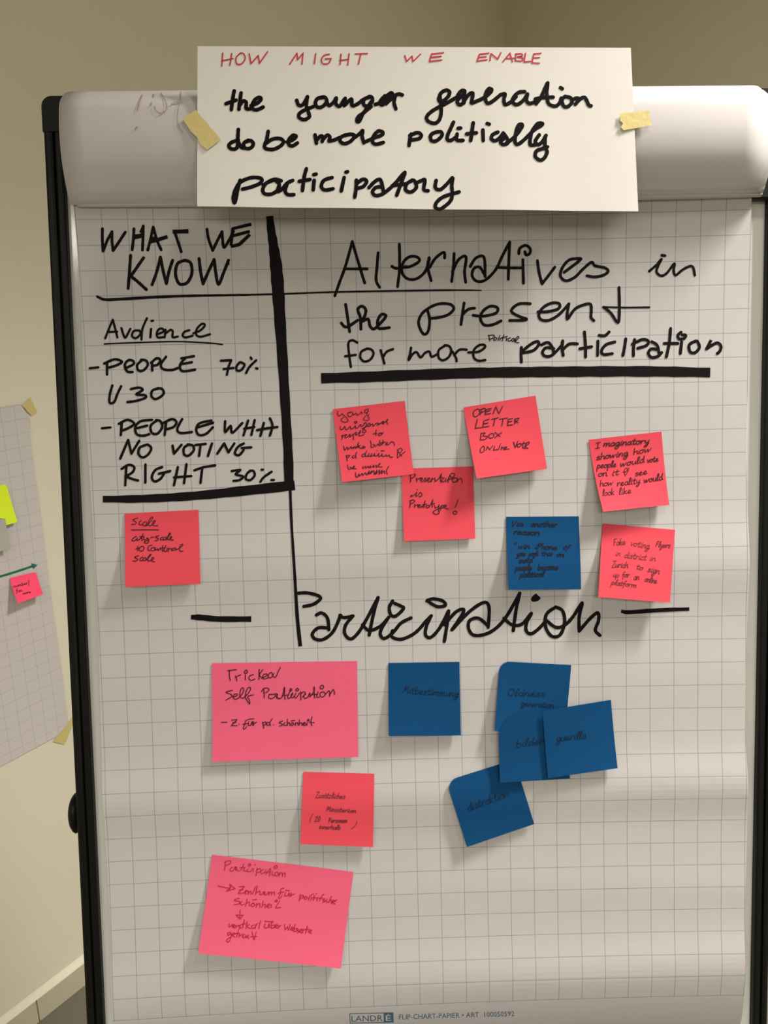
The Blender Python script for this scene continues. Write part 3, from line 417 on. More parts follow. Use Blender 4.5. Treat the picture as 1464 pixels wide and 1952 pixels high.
# note text: (word, start x, start y, end x, end y of the baseline, x-height, pen width) in photo pixels
LINES = {
 'imaginatory': [('I', 1136, 855, 1146, 853, 5, 1.5), ('maginatory', 1151, 851, 1238, 845, 6, 1.8), ('showing', 1138, 877, 1199, 868, 6, 1.7), ('how', 1208, 867, 1243, 860, 6, 1.5), ('people', 1140, 893, 1177, 890, 6, 1.6), ('would', 1184, 890, 1230, 881, 6, 1.6), ('vote', 1235, 882, 1257, 879, 5.5, 1.5), ('on', 1142, 909, 1160, 907, 6, 1.6), ('it', 1168, 907, 1182, 905, 5.5, 1.5), ('&', 1191, 909, 1204, 897, 5, 1.2), ('see', 1212, 908, 1236, 903, 6, 1.5), ('how', 1145, 928, 1171, 925, 6, 1.3), ('reality', 1178, 927, 1222, 921, 6, 1.5), ('would', 1229, 921, 1265, 914, 6, 1.6), ('look', 1150, 946, 1173, 943, 6, 1.3), ('like', 1181, 943, 1205, 940, 6, 1.3)],
 'another': [('Via', 975, 1003, 998, 1002, 4.5, 1.8), ('another', 1012, 1003, 1062, 1004, 5, 2), ('reason', 979, 1018, 1029, 1020, 5.5, 2), ('"', 977, 1045, 984, 1045, 5, 1.5), ('win', 988, 1046, 1010, 1045, 5, 1.8), ('iPhone', 1020, 1046, 1062, 1047, 5, 1.7), ('if', 1073, 1046, 1084, 1048, 5, 1.8), ('you', 985, 1060, 1001, 1059, 4.5, 1.8), ('post', 1008, 1060, 1026, 1058, 4.5, 1.9), ('this', 1032, 1059, 1053, 1059, 4.5, 1.6), ('on', 1061, 1060, 1075, 1061, 4.5, 1.8), ('insta"', 989, 1073, 1019, 1071, 4.8, 1.8), ('people', 982, 1087, 1014, 1086, 5.5, 1.9), ('become', 1025, 1086, 1064, 1085, 5.5, 1.9), ('political', 991, 1100, 1037, 1098, 4.8, 1.9)],
 'voting': [('Fake', 1170, 1040, 1193, 1038, 6, 1.4), ('voting', 1202, 1040, 1238, 1046, 6, 1.3), ('Flyers', 1250, 1042, 1278, 1044, 5, 1.5), ('in', 1173, 1059, 1183, 1060, 5, 1), ('district', 1190, 1063, 1232, 1068, 6, 1.3), ('in', 1238, 1068, 1250, 1069, 5, 1.2), ('Zurich', 1167, 1081, 1197, 1082, 5.5, 1.5), ('to', 1212, 1084, 1225, 1087, 5, 1.4), ('sign', 1234, 1089, 1257, 1094, 6, 1.5), ('up', 1168, 1099, 1180, 1101, 5, 1.2), ('for', 1186, 1100, 1200, 1100, 5, 1.5), ('an', 1208, 1105, 1219, 1105, 6, 1.5), ('online', 1229, 1108, 1252, 1112, 5.5, 1.5), ('platform', 1165, 1114, 1213, 1120, 5, 1.4)],
 'ministerium': [('Zusätzliches', 602, 1519, 658, 1521, 5, 1.3), ('Ministerium', 622, 1545, 679, 1548, 4.5, 1.4), ('(', 591, 1562, 596, 1562, 5.5, 1.2), ('20', 600, 1565, 611, 1565, 5, 1.4), ('Personen', 626, 1567, 662, 1567, 4.2, 1.5), (')', 673, 1576, 679, 1577, 5.5, 1.2), ('innerhalb', 608, 1579, 649, 1581, 4.2, 1.4)],
 'mitbestimmung': [('Mitbestimmung', 768, 1321, 874, 1328, 6.5, 1.3)],
 'oldness': [('Oldness', 967, 1326, 1040, 1327, 6.5, 1.3), ('generation', 993, 1345, 1056, 1349, 5.5, 1.3)],
 'bilden': [('bilden', 984, 1425, 1040, 1417, 7, 1.2)],
 'guerilla': [('guerilla', 1061, 1413, 1118, 1408, 7, 1.3)],
 'disruption': [('distraktion', 893, 1545, 970, 1516, 8, 1.3)],
 'wall': [('number', 27, 1121, 54, 1114, 3, .9), ('/', 55, 1116, 60, 1114, 5, .9), ('fun', 31, 1130, 43, 1128, 3.4, .9), ('more', 44, 1134, 59, 1130, 2.2, .9)]}
# ================================================================ materials
M_WALL = mat('cream_wall_paint', (0.70, 0.665, 0.525), 0.85, 0.2, noise=0.03, nscale=3, bump=0.25, bscale=220)
M_CEIL = mat('ceiling_paint', (0.6, 0.58, 0.5), 0.9, 0.1, noise=0.03, nscale=5)
M_FLOOR = mat('grey_floor_covering', (0.15, 0.14, 0.105), 0.45, 0.4, noise=0.12, nscale=6)
M_TILE = mat('beige_skirting_tile', (0.52, 0.475, 0.35), 0.45, 0.4, noise=0.05, nscale=9)
M_PAPER = grid_mat('squared_flip_chart_paper', (0.45, 0.435, 0.42), (0.05, 0.10, 0.145), 0.55, -34.02, 0.013)
M_PLAIN = mat('plain_paper', (0.50, 0.48, 0.465), 0.75, 0.25, noise=0.015, nscale=14, bump=0.12, bscale=50)
M_SIGN = mat('white_drawing_paper', (0.70, 0.68, 0.63), 0.7, 0.25, noise=0.02, nscale=12, bump=0.2, bscale=45)
M_POSTER = grid_mat('squared_poster_paper', (0.58, 0.55, 0.53), (0.2, 0.2, 0.21), 0.4, -99, 0.017)
M_CORAL = mat('coral_note_paper', (0.63, 0.062, 0.086), 0.85, 0.12, noise=0.02, nscale=40)
M_PINK = mat('pink_card_paper', (0.68, 0.104, 0.180), 0.85, 0.12, noise=0.02, nscale=40)
M_HOT = mat('hot_pink_note_paper', (1.0, 0.075, 0.17), 0.7, 0.2)
M_BLUE = mat('blue_note_paper', (0.004, 0.052, 0.145), 0.8, 0.08, noise=0.04, nscale=40)
M_LIME = mat('lime_note_paper', (0.72, 0.9, 0.03), 0.7, 0.2)
M_GREYN = mat('pale_grey_note_paper', (0.44, 0.43, 0.37), 0.7, 0.2)
M_TAPE = mat('yellow_masking_tape', (0.60, 0.50, 0.20), 0.55, 0.35, noise=0.06, nscale=120, bump=0.5, bscale=150)
M_INK = mat('black_marker_ink', (0.004, 0.003, 0.0035), 0.7, 0.1)
M_PEN = mat('black_fineliner_ink', (0.035, 0.006, 0.012), 0.6, 0.2)
M_FAINT = mat('faded_dark_ink', (0.15, 0.022, 0.03), 0.6, 0.2)
M_NAVY = mat('black_ink_on_blue', (0.003, 0.006, 0.016), 0.6, 0.2)
M_NAVYF = mat('thin_ink_on_blue', (0.003, 0.013, 0.034), 0.6, 0.2)
M_REDINK = mat('red_pen_ink', (0.52, 0.04, 0.065), 0.6, 0.2)
M_DRED = mat('dark_red_pen_ink', (0.42, 0.012, 0.03), 0.6, 0.2)
M_GHOST = mat('bled_through_ink', (0.36, 0.22, 0.23), 0.8, 0.1)
M_GREEN = mat('green_marker_ink', (0.02, 0.16, 0.11), 0.6, 0.2)
M_PRINT = mat('blue_printing_ink', (0.055, 0.11, 0.16), 0.6, 0.2)
M_BLACK = mat('black_plastic_frame', (0.004, 0.004, 0.0035), 0.45, 0.18, bump=0.15, bscale=500)
M_BOARD = mat('white_enamel_board', (0.69, 0.69, 0.63), 0.09, 0.5, bump=0.03, bscale=900)
M_METAL = mat('dark_grey_metal', (0.03, 0.03, 0.03), 0.35, 0.5, metal=0.6)
M_LAMPH = mat('white_lamp_housing', (0.7, 0.7, 0.68), 0.4, 0.4)
M_DIFF = mat('lit_lamp_diffuser', (0.8, 0.8, 0.8), 0.5, 0.2, emit=(1, 0.92, 0.8, 1.2))
ident = lambda p: Vector(p)
bfn = lambda p: W((p[0] + 0.0009 + 0.005 * p[2], p[1], p[2] - 0.005 * p[0]))     # the easel hangs a touch askew to the sheet
# ================================================================ the room
UL, VL = 7.0, 5.2
def slab(name, a, b, z0, z1, th, m):      # wall from a to b (room u, v), thickened outward by th
    (u0, v0), (u1, v1) = a, b; du, dv = u1 - u0, v1 - v0; L = math.hypot(du, dv); ou, ov = -dv / L * th, du / L * th
    pts = [RM(u0, v0, z0), RM(u1, v1, z0), RM(u1, v1, z1), RM(u0, v0, z1), RM(u0 + ou, v0 + ov, z0), RM(u1 + ou, v1 + ov, z0), RM(u1 + ou, v1 + ov, z1), RM(u0 + ou, v0 + ov, z1)]
    F = [(0, 1, 2, 3), (5, 4, 7, 6), (3, 2, 6, 7), (1, 0, 4, 5), (1, 5, 6, 2), (4, 0, 3, 7)]
    return tag(mk(name, pts, F, m), kind='structure')
slab('wall_left', (0, 0), (-UL, 0), 0, CEIL, 0.12, M_WALL)
slab('wall_back', (0, VL), (0, 0), 0, CEIL, 0.12, M_WALL)
slab('wall_right', (-UL, VL), (0, VL), 0, CEIL, 0.12, M_WALL)
slab('wall_front', (-UL, 0), (-UL, VL), 0, CEIL, 0.12, M_WALL)
def plate(name, z0, z1, m):
    v, f = box(-UL - .12, .12, -.12, VL + .12, z0, z1, lambda c: RM(c.x, c.y, c.z)); return tag(mk(name, v, f, m), kind='structure')
plate('floor', -0.1, 0, M_FLOOR); plate('ceiling', CEIL, CEIL + 0.1, M_CEIL)
# skirting of long tiles, butted with open joints; the seam seen in the picture lies 0.132 m before the wall's reference point
S0 = (WO - CORNER).dot(UD)
sk = empty('baseboard_left', RM(-UL / 2, 0.0, 0)); tag(sk, kind='structure')
s = S0 - 0.1315; edges = []
while s > -UL: edges.append(s); s -= 0.597
s = S0 - 0.1315 + 0.597
while s < 0: edges.insert(0, s); s += 0.597
edges.insert(0, 0.0)
for a, b in zip(edges, edges[1:]):
    v, f = box(b + 0.001, a - 0.001, 0.0, 0.011, 0.0, 0.057, lambda c: RM(c.x, c.y, c.z), 0.0012); mk('tile', v, f, M_TILE, sk)
V = [RM(u, q, z) for u in (-UL, 0) for q, z in ((0.0005, .0575), (.0112, .0575), (.0078, .0615), (.0034, .0660), (.0005, .0705))]
mk('sealing_bead', V, [(i, i + 1, 6 + i, 5 + i) for i in range(4)] + [(4, 3, 2, 1, 0), (5, 6, 7, 8, 9), (0, 5, 9, 4)], M_WALL, sk)
sk2 = empty('baseboard_back', RM(0, VL / 2, 0)); tag(sk2, kind='structure')
for k in range(8):
    v, f = box(-0.011, 0.0, 0.013 + k * 0.597, 0.013 + (k + 1) * 0.597 - 0.002, 0.0, 0.057, lambda c: RM(c.x, c.y, c.z), 0.0012); mk('tile', v, f, M_TILE, sk2)
# ceiling lamps behind and beside the viewer; small, right and farthest are added fill
WHERE = ['nearest above the flip chart', 'added as fill, small, beside the one above the flip chart', 'behind the viewer near the left wall', 'added as fill, right of the viewer', 'added as fill, farthest behind the viewer']
for (u, v, hl, hw, pws), wh in zip(LAMPS, WHERE):
    e = empty('ceiling_lamp', RM(u, v, CEIL)); tag(e, 'white flat ceiling lamp ' + wh, 'lamp')
    # long side runs along V; a frame of four bars and a diffuser
    parts = []
    for (x0, x1, y0, y1) in ((-hw - .02, -hw, -hl - .02, hl + .02), (hw, hw + .02, -hl - .02, hl + .02), (-hw, hw, -hl - .02, -hl), (-hw, hw, hl, hl + .02)):
        parts.append(box(u + x0, u + x1, v + y0, v + y1, CEIL - 0.05, CEIL, lambda c: RM(c.x, c.y, c.z)))
    V, F = mesh_join(*parts); mk('housing', V, F, M_LAMPH, e)
    V, F = box(u - hw, u + hw, v - hl, v + hl, CEIL - 0.045, CEIL - 0.035, lambda c: RM(c.x, c.y, c.z)); mk('diffuser', V, F, M_DIFF, e)
# ================================================================ the flip chart stand
XI, XO, ZT, ZB = 0.3555, 0.3732, 0.5362, -0.53
stand = empty('flip_chart_stand', W((0, 0.03, -1.165))); tag(stand, 'black framed flip chart easel with a white board under squared paper', 'easel')
V, F = box(-XI - .004, XI + .004, 0.0065, 0.020, ZB + .01, ZT - .01, bfn); mk('whiteboard', V, F, M_BOARD, stand)
def rail(x0, x1, z0, z1, groove):         # a rounded rail with a narrow groove along it
    ps = [box(x0, x1, -0.001, 0.028, z0, z1, bfn, 0.003)]
    return mesh_join(*ps)
for sgn in (-1, 1):
    XO_ = XO; XO = 0.3732 if sgn < 0 else 0.3712; g = sgn * (XI + 0.0075)
    V, F = mesh_join(box(min(sgn * XI, g), max(sgn * XI, g), -0.0028, 0.024, ZB + .03, ZT - .03, bfn, 0.002),
                     box(min(g + sgn * .0006, sgn * XO), max(g + sgn * .0006, sgn * XO), -0.004, 0.028, ZB + .03, ZT - .03, bfn, 0.003),
                     box(min(sgn * (XI + .003), sgn * (XO - .003)), max(sgn * (XI + .003), sgn * (XO - .003)), 0.004, 0.024, ZB + .031, ZT - .031, bfn))
    mk('side_rail', V, F, M_BLACK, stand); XO = XO_
for z0, z1 in ((ZT - .018, ZT), (ZB, ZB + .018)):
    V, F = box(-XO + .03, XO - .03, -0.004, 0.028, z0, z1, bfn, 0.003); mk('cross_rail', V, F, M_BLACK, stand)
def corner_cap(sx, sz):
    # rounded corner block: quarter ring outside, straight arms inside
    r = 0.010; zc = ZT if sz > 0 else -ZB; out = []
    out += [(XO - .034, zc), (XO - r, zc)]
    out += [(XO - r + r * math.sin(a), zc - r + r * math.cos(a)) for a in [math.pi / 2 * k / 6 for k in range(1, 6)]]
    out += [(XO, zc - r), (XO, zc - .034), (XI - .001, zc - .034), (XI - .001, zc - .019), (XO - .034, zc - .019)]
    V = [bfn((sx * x, y, sz * z)) for y in (-0.0048, 0.029) for x, z in out]; n = len(out)
    F = [tuple(range(n)), tuple(reversed(range(n, 2 * n)))] + [(i, n + i, n + (i + 1) % n, (i + 1) % n) for i in range(n)]
    return V, F
for sx in (-1, 1):
    for sz in (-1, 1): V, F = corner_cap(sx, sz); mk('corner_cap', V, F, M_BLACK, stand)
V, F = box(-0.330, 0.359, -0.0075, 0.004, 0.4275, 0.452, bfn, 0.002); mk('clamp_bar', V, F, M_BLACK, stand)
V, F = mesh_join(box(-0.34, 0.34, -0.075, -0.004, ZB - .004, ZB + .000, bfn, 0.001), box(-0.34, 0.34, -0.078, -0.072, ZB - .004, ZB + .018, bfn, 0.002)); mk('pen_tray', V, F, M_METAL, stand)
# clamping knob behind the left rail
kc = hit_board(147.5, 1549, -0.042, False)
V, F = [], []; NK, NR = 28, 10
for i in range(NR + 1):
    th = math.pi * i / NR
    for k in range(NK):
        a = 2 * math.pi * k / NK; rr = 0.0225 * math.sin(th) * (1 + 0.02 * math.cos(a * 9) * math.sin(th) ** 4)
        V.append(W((kc.x - 0.0085 * math.cos(th), kc.y + rr * .8 * math.cos(a), kc.z + rr * math.sin(a))))
for i in range(NR):
    for k in range(NK): F.append((i * NK + k, i * NK + (k + 1) % NK, (i + 1) * NK + (k + 1) % NK, (i + 1) * NK + k))
mk('clamping_knob', V, F, M_BLACK, stand, smooth=True)
V, F = tube([(kc.x + 0.005, 0.040, kc.z), (kc.x + 0.05, 0.040, kc.z)], 0.006, bfn); mk('knob_shaft', V, F, M_METAL, stand)
for sx in (-1, 1):                       # front legs carry on down in the board's own slope
    V, F = tube([(sx * .27, .040, .30), (sx * .27, .040, -.55), (sx * .33, .040, -1.150)], [.013, .013, .013], bfn, 16); l = mk('leg', V, F, M_METAL, stand)
    V, F = tube([(sx * .328, .040, -1.135), (sx * .331, .040, -1.1565)], [.016, .017], bfn, 16); mk('rubber_foot', V, F, M_BLACK, l)
ft = B.transposed() @ (Vector((0.0, 0.78, 0.02)) - Vector((0, 0, FLOOR)))
V, F = tube([(0, .045, .28), tuple(ft)], .013, bfn, 16); l = mk('leg', V, F, M_METAL, stand)
V, F = tube([tuple(ft + Vector((0, -.004, .012))), tuple(ft + Vector((0, .004, -.012)))], [.016, .017], bfn, 16); mk('rubber_foot', V, F, M_BLACK, l)
for z in (.28, -.45):
    V, F = box(-.30, .30, .026, .052, z - .015, z + .015, bfn, .003); mk('rear_crossbar', V, F, M_METAL, stand)
# ================================================================ the pad of squared paper
pad = empty('flip_chart_pad', W((0, 0, -0.46))); tag(pad, 'pad of white squared paper clamped on the easel, written over in black marker', 'paper pad')
XL0, XR0 = -0.3395, 0.3385
def paper_pt(i, nx, j, nz, z0, z1, off):
    z = z0 + (z1 - z0) * j / nz
    xl = XL0 + 0.0012 * math.sin(z * 17 + 1) ; xr = XR0 + 0.0014 * math.sin(z * 23 + .4)
    x = xl + (xr - xl) * i / nx
    return x, z, off
NX, NZ, Z0, Z1 = 90, 156, 0.455, -0.478
V, F, UVS = [], [], []
for side in (0, 1):
    for j in range(NZ + 1):
        for i in range(NX + 1):
            x, z, _ = paper_pt(i, NX, j, NZ, Z0, Z1, 0)
            V.append(W((x, -(hgt(x, z) - 0.0002 * side), z))); UVS.append((x / .025 + 12.5 + 1, z / ASP / .025 - 17))
N = (NX + 1) * (NZ + 1); w1 = NX + 1
for j in range(NZ):
    for i in range(NX):
        a = j * w1 + i; F.append((a + w1, a + w1 + 1, a + 1, a)); F.append((N + a, N + a + 1, N + a + w1 + 1, N + a + w1))
ring = list(range(w1)) + [j * w1 + NX for j in range(1, NZ + 1)] + [NZ * w1 + i for i in range(NX - 1, -1, -1)] + [j * w1 for j in range(NZ - 1, 0, -1)]
for k in range(len(ring)): a, b = ring[k], ring[(k + 1) % len(ring)]; F.append((a, b, N + b, N + a))
front = mk('front_sheet', V, F, M_PAPER, pad, uv=UVS, smooth=False); front['label'] = 'squared front sheet covered in black marker writing'
# the block of sheets beneath it
for n_, (dx, frac) in enumerate(((0.0022, 0.72), (-0.0018, 0.42), (0.0010, 0.15))):
    V, F = [], []
    nx, nz = 24, 60
    for side in (0, 1):
        for j in range(nz + 1):
            for i in range(nx + 1):
                z = Z0 + (Z1 + 0.002 * n_ - Z0) * j / nz; x = XL0 + .0012 + (XR0 - XL0 - .0024) * i / nx + dx * 0.5
                gap = hgt(x, z) + 0.0065; V.append(W((x, -(-0.0065 + gap * frac) + 0.0004 * side, z)))
    N = (nx + 1) * (nz + 1); w1 = nx + 1
    for j in range(nz):
        for i in range(nx): a = j * w1 + i; F.append((a + w1, a + w1 + 1, a + 1, a)); F.append((N + a, N + a + 1, N + a + w1 + 1, N + a + w1))
    ring = list(range(w1)) + [j * w1 + nx for j in range(1, nz + 1)] + [nz * w1 + i for i in range(nx - 1, -1, -1)] + [j * w1 for j in range(nz - 1, 0, -1)]
    for k in range(len(ring)): a, b = ring[k], ring[(k + 1) % len(ring)]; F.append((a, b, N + b, N + a))
    mk('under_sheet', V, F, M_PLAIN, pad)
# sheets thrown over the top: held under the clamp, bulging forward, then down behind the board
PROF = [(0.0005, .4400), (0.0008, .4300), (0.0045, .4278), (0.0115, .4296), (.0200, .4333), (.0310, .4451), (.0402, .4618), (.0438, .4848), (.0420, .5075), (.0380, .5184), (.0285, .5278), (.0150, .5370), (-.0040, .5440), (-.0300, .5440), (-.0420, .5260), (-.0500, .4800), (-.0540, .4200), (-.0600, .25), (-.0620, .05), (-.0640, -.15)]
def over_h(x, d): return (hgt(x, .43) + .0012) * max(0, 1 - max(0, d) / .044) ** 1.5
def turned(ddx, grow, dz, name):
    cp = catmull(PROF, 4); V, F = [], []; nx = 30
    c0 = Vector((-.005, .49))
    for side in (0, 1):
        for q in cp:
            d, z = q
            for i in range(nx + 1):
                t = i / nx; x = XL0 + ddx + (XR0 - XL0) * t
                dd = d + (over_h(x, d) if d > -.001 and z < .5 else 0) + (grow if d > 0.012 else grow * .1) - 0.0002 * side + 0.0012 * math.sin(t * 5 + 1) * (1 if d > .02 else 0)
                V.append(W((x, -dd, z + dz * (1 if d > 0 else 0) + (-.002 + 0.0045 * (.5 - t)) * ( min(1, max(0, (z - .435) / .05))))))
    w1 = nx + 1; n = len(cp); N = n * w1
    for j in range(n - 1):
        for i in range(nx): a = j * w1 + i; F.append((a, a + 1, a + w1 + 1, a + w1)); F.append((N + a + w1, N + a + w1 + 1, N + a + 1, N + a))
    ring = list(range(w1)) + [j * w1 + nx for j in range(1, n)] + [(n - 1) * w1 + i for i in range(nx - 1, -1, -1)] + [j * w1 for j in range(n - 2, 0, -1)]
    for k in range(len(ring)): a, b = ring[k], ring[(k + 1) % len(ring)]; F.append((b, a, N + a, N + b))
    return mk(name, V, F, M_PLAIN, pad, smooth=True)
over = turned(0.0, 0.0, 0.0, 'turned_over_sheet')
turned(0.006, -0.0030, -0.0020, 'turned_over_sheet')
# red writing that has bled through the turned sheet
def over_map(x, y, off):
    lo, hi = 0.0, 0.06; cp = catmull(PROF, 4); d = ray(x, y); best = None
    for (d0, z0), (d1, z1) in zip(cp, cp[1:]):
        if z0 < .455 or d0 < .012: continue
        # ray meets the strip between two profile points (t from depth, then check z)
        for k in range(5):
            f = k / 4; dd = d0 + (d1 - d0) * f; t = (-dd - .0012 - CAM.y) / d.y; p = CAM + d * t; zz = z0 + (z1 - z0) * f - .002 + 0.0045 * (.5 - (p.x - XL0) / (XR0 - XL0))
            e = abs(p.z - zz)
            if best is None or e < best[0]: best = (e, dd, p.x, zz)
    return W((best[2], -(best[1] + 0.0012 * math.sin((best[2] - XL0) / (XR0 - XL0) * 5 + 1) + .0010 + off), best[3] + off * .6))
ghost = Ink(over_map, 0.0004)
for st, wd in (('872 263 885 210 912 140', 2.0), ('1005 135 982 225', 2.2), ('1010 232 1025 272 1060 288 1100 272 1113 225 1090 165 1065 125', 1.6), ('1150 215 1180 202 1240 198', 1.4), ('1230 110 1222 180 1205 260 1198 340 1215 410 1250 450', 1.2), ('850 424 868 405', 2.0)):
    ghost.stroke([(60 + x / 4.306, 150 + y / 4.306) for x, y in nums(st)], wd)
ghost.build('bled_through_marks', M_GHOST, over, 'faint reddish marks showing through the sheet')
# writing on the front sheet
def paper_map(x, y, off): p = hit_board(x, y, off); return W(p)
write(PAPER_WORDS[:20], paper_map, M_INK, front, 'black marker')
write(PAPER_WORDS[20:], paper_map, M_INK, front, 'black marker')
def line(pts, wd, label, flat=True, sm=True):
    k = Ink(paper_map); k.stroke(pts, wd, sm, flat); k.build('marker_line', M_INK, front, label)
line([(185, 565), (200, 571), (232, 570), (340, 564.5), (515, 561), (640, 556.5), (780, 554), (860, 553), (917, 553.6)], [4.5, 6, 5.4, 4.6, 3.8, 3.3, 3.4, 3.6, 2.5], 'long thin black underline below KNOW and Alternatives', False)
line([(199, 655.5), (273, 652.6), (341, 651), (400, 654), (424, 656.5)], 2.9, 'thin black underline below Audience', False)
line([(514, 412), (517, 440), (521.5, 470), (526, 505), (529.5, 545), (533, 600), (539, 690), (545, 790), (549.5, 870), (551, 934)], [13, 16, 18.5, 23, 24, 22, 19.5, 18, 18, 19], 'thick black vertical bar right of WHAT WE KNOW')
line([(196, 951.5), (260, 951), (330, 948), (400, 942.5), (470, 935), (562, 925)], [12, 15, 16, 17, 19, 19], 'thick black bar below RIGHT 30%')
line([(553, 930), (556, 1000), (561.5, 1090), (563.8, 1130), (567, 1180), (572.5, 1232)], [5.5, 5, 5.6, 6, 7, 7.5], 'black vertical stroke dropping to the big Participation')
line([(612, 721), (700, 718.5), (800, 714.5), (900, 711), (1000, 709.3), (1150, 708), (1250, 708), (1354, 710)], [19, 21, 20.5, 20, 20, 20, 20, 18], 'thick black underline below for more participation')
line([(364, 1176.5), (381, 1177), (418, 1180), (479, 1180)], [8, 11.5, 11, 10.5], 'short black dash left of the big Participation')
line([(1184, 1165), (1200, 1167), (1258, 1163), (1314, 1161)], [6, 8, 8, 6.5], 'short black dash right of the big Participation')
# printed line at the foot of the sheet
k = Ink(paper_map)
bx = [(666.5, 1932.5), (749, 1930.5), (750, 1948.5), (667.5, 1950.5)]
k.stroke(bx + [bx[0]], 1.3, False); k.stroke([(731.5, 1940.3), (750, 1939.8)], 17.5, False, True)
k.build('printed_box', M_PRINT, front, 'blue printed box around the maker mark')
type_on('LANDR', (670, 1947.6), (729.5, 1946.2), 11, paper_map, M_PRINT, front, 'blue printed capitals LANDR')
M_PLIGHT = mat('paper_left_blank', (0.50, 0.50, 0.47), 0.75, 0.25)
o = type_on('\u00c9', (735.5, 1946), (745.5, 1945.7), 13, lambda x, y, q: paper_map(x, y, q + 0.0003), M_PLIGHT, front, 'white letter E with accent on blue')
type_on('FLIP-CHART-PAPIER \u2022 ART  100050592', (761, 1943.6), (980.5, 1937), 9.5, paper_map, M_PRINT, front, 'small blue printed article line')
# ================================================================ title sheet and its tape
title = Sheet([(376.5, 88), (1202.5, 91), (1216.5, 403), (376, 393.5)], (.0460, .0460, .0468, .0468), 'board', 1.0, wave=0.0006)
V, F = title.mesh(60, 16); sign = mk('title_sheet', V, F, M_SIGN, smooth=False)
tag(sign, 'wide white paper sheet headed HOW MIGHT WE ENABLE taped across the top of the pad', 'sheet')
write(TITLE_RED, title.px, M_REDINK, sign, 'thin red pen'); write(TITLE_BLACK, title.px, M_INK, sign, 'black brush pen')
def tape(corners, depths, label, where='board', m=M_TAPE, n=10):
    t = Sheet(corners, depths, where, 1.0); V, F = t.mesh(n, 5)
    # torn ends: nudge the rows of the two short ends
    V = [Vector(v) for v in V]
    for s_ in (0, 1):
        for j in range(6):
            a = s_ * (n + 1) * 6 + j * (n + 1); d = V[a + 1] - V[a]; V[a] += d * (0.5 * math.sin(j * 2.6 + corners[0][0])); V[a + n] -= d * (0.5 * math.sin(j * 3.1 + corners[0][1]))
    return tag(mk('masking_tape', V, F, m), label, 'tape')
tape([(346, 226), (373, 209.5), (421, 266), (393.5, 287)], (.0470, .0470, .0482, .0482), 'yellow masking tape holding the left edge of the title sheet, slanting')
tape([(1181.5, 216.5), (1237, 210.5), (1242, 239), (1187, 248.5)], (.0484, .0468, .0466, .0484), 'crumpled yellow masking tape on the right edge of the title sheet')
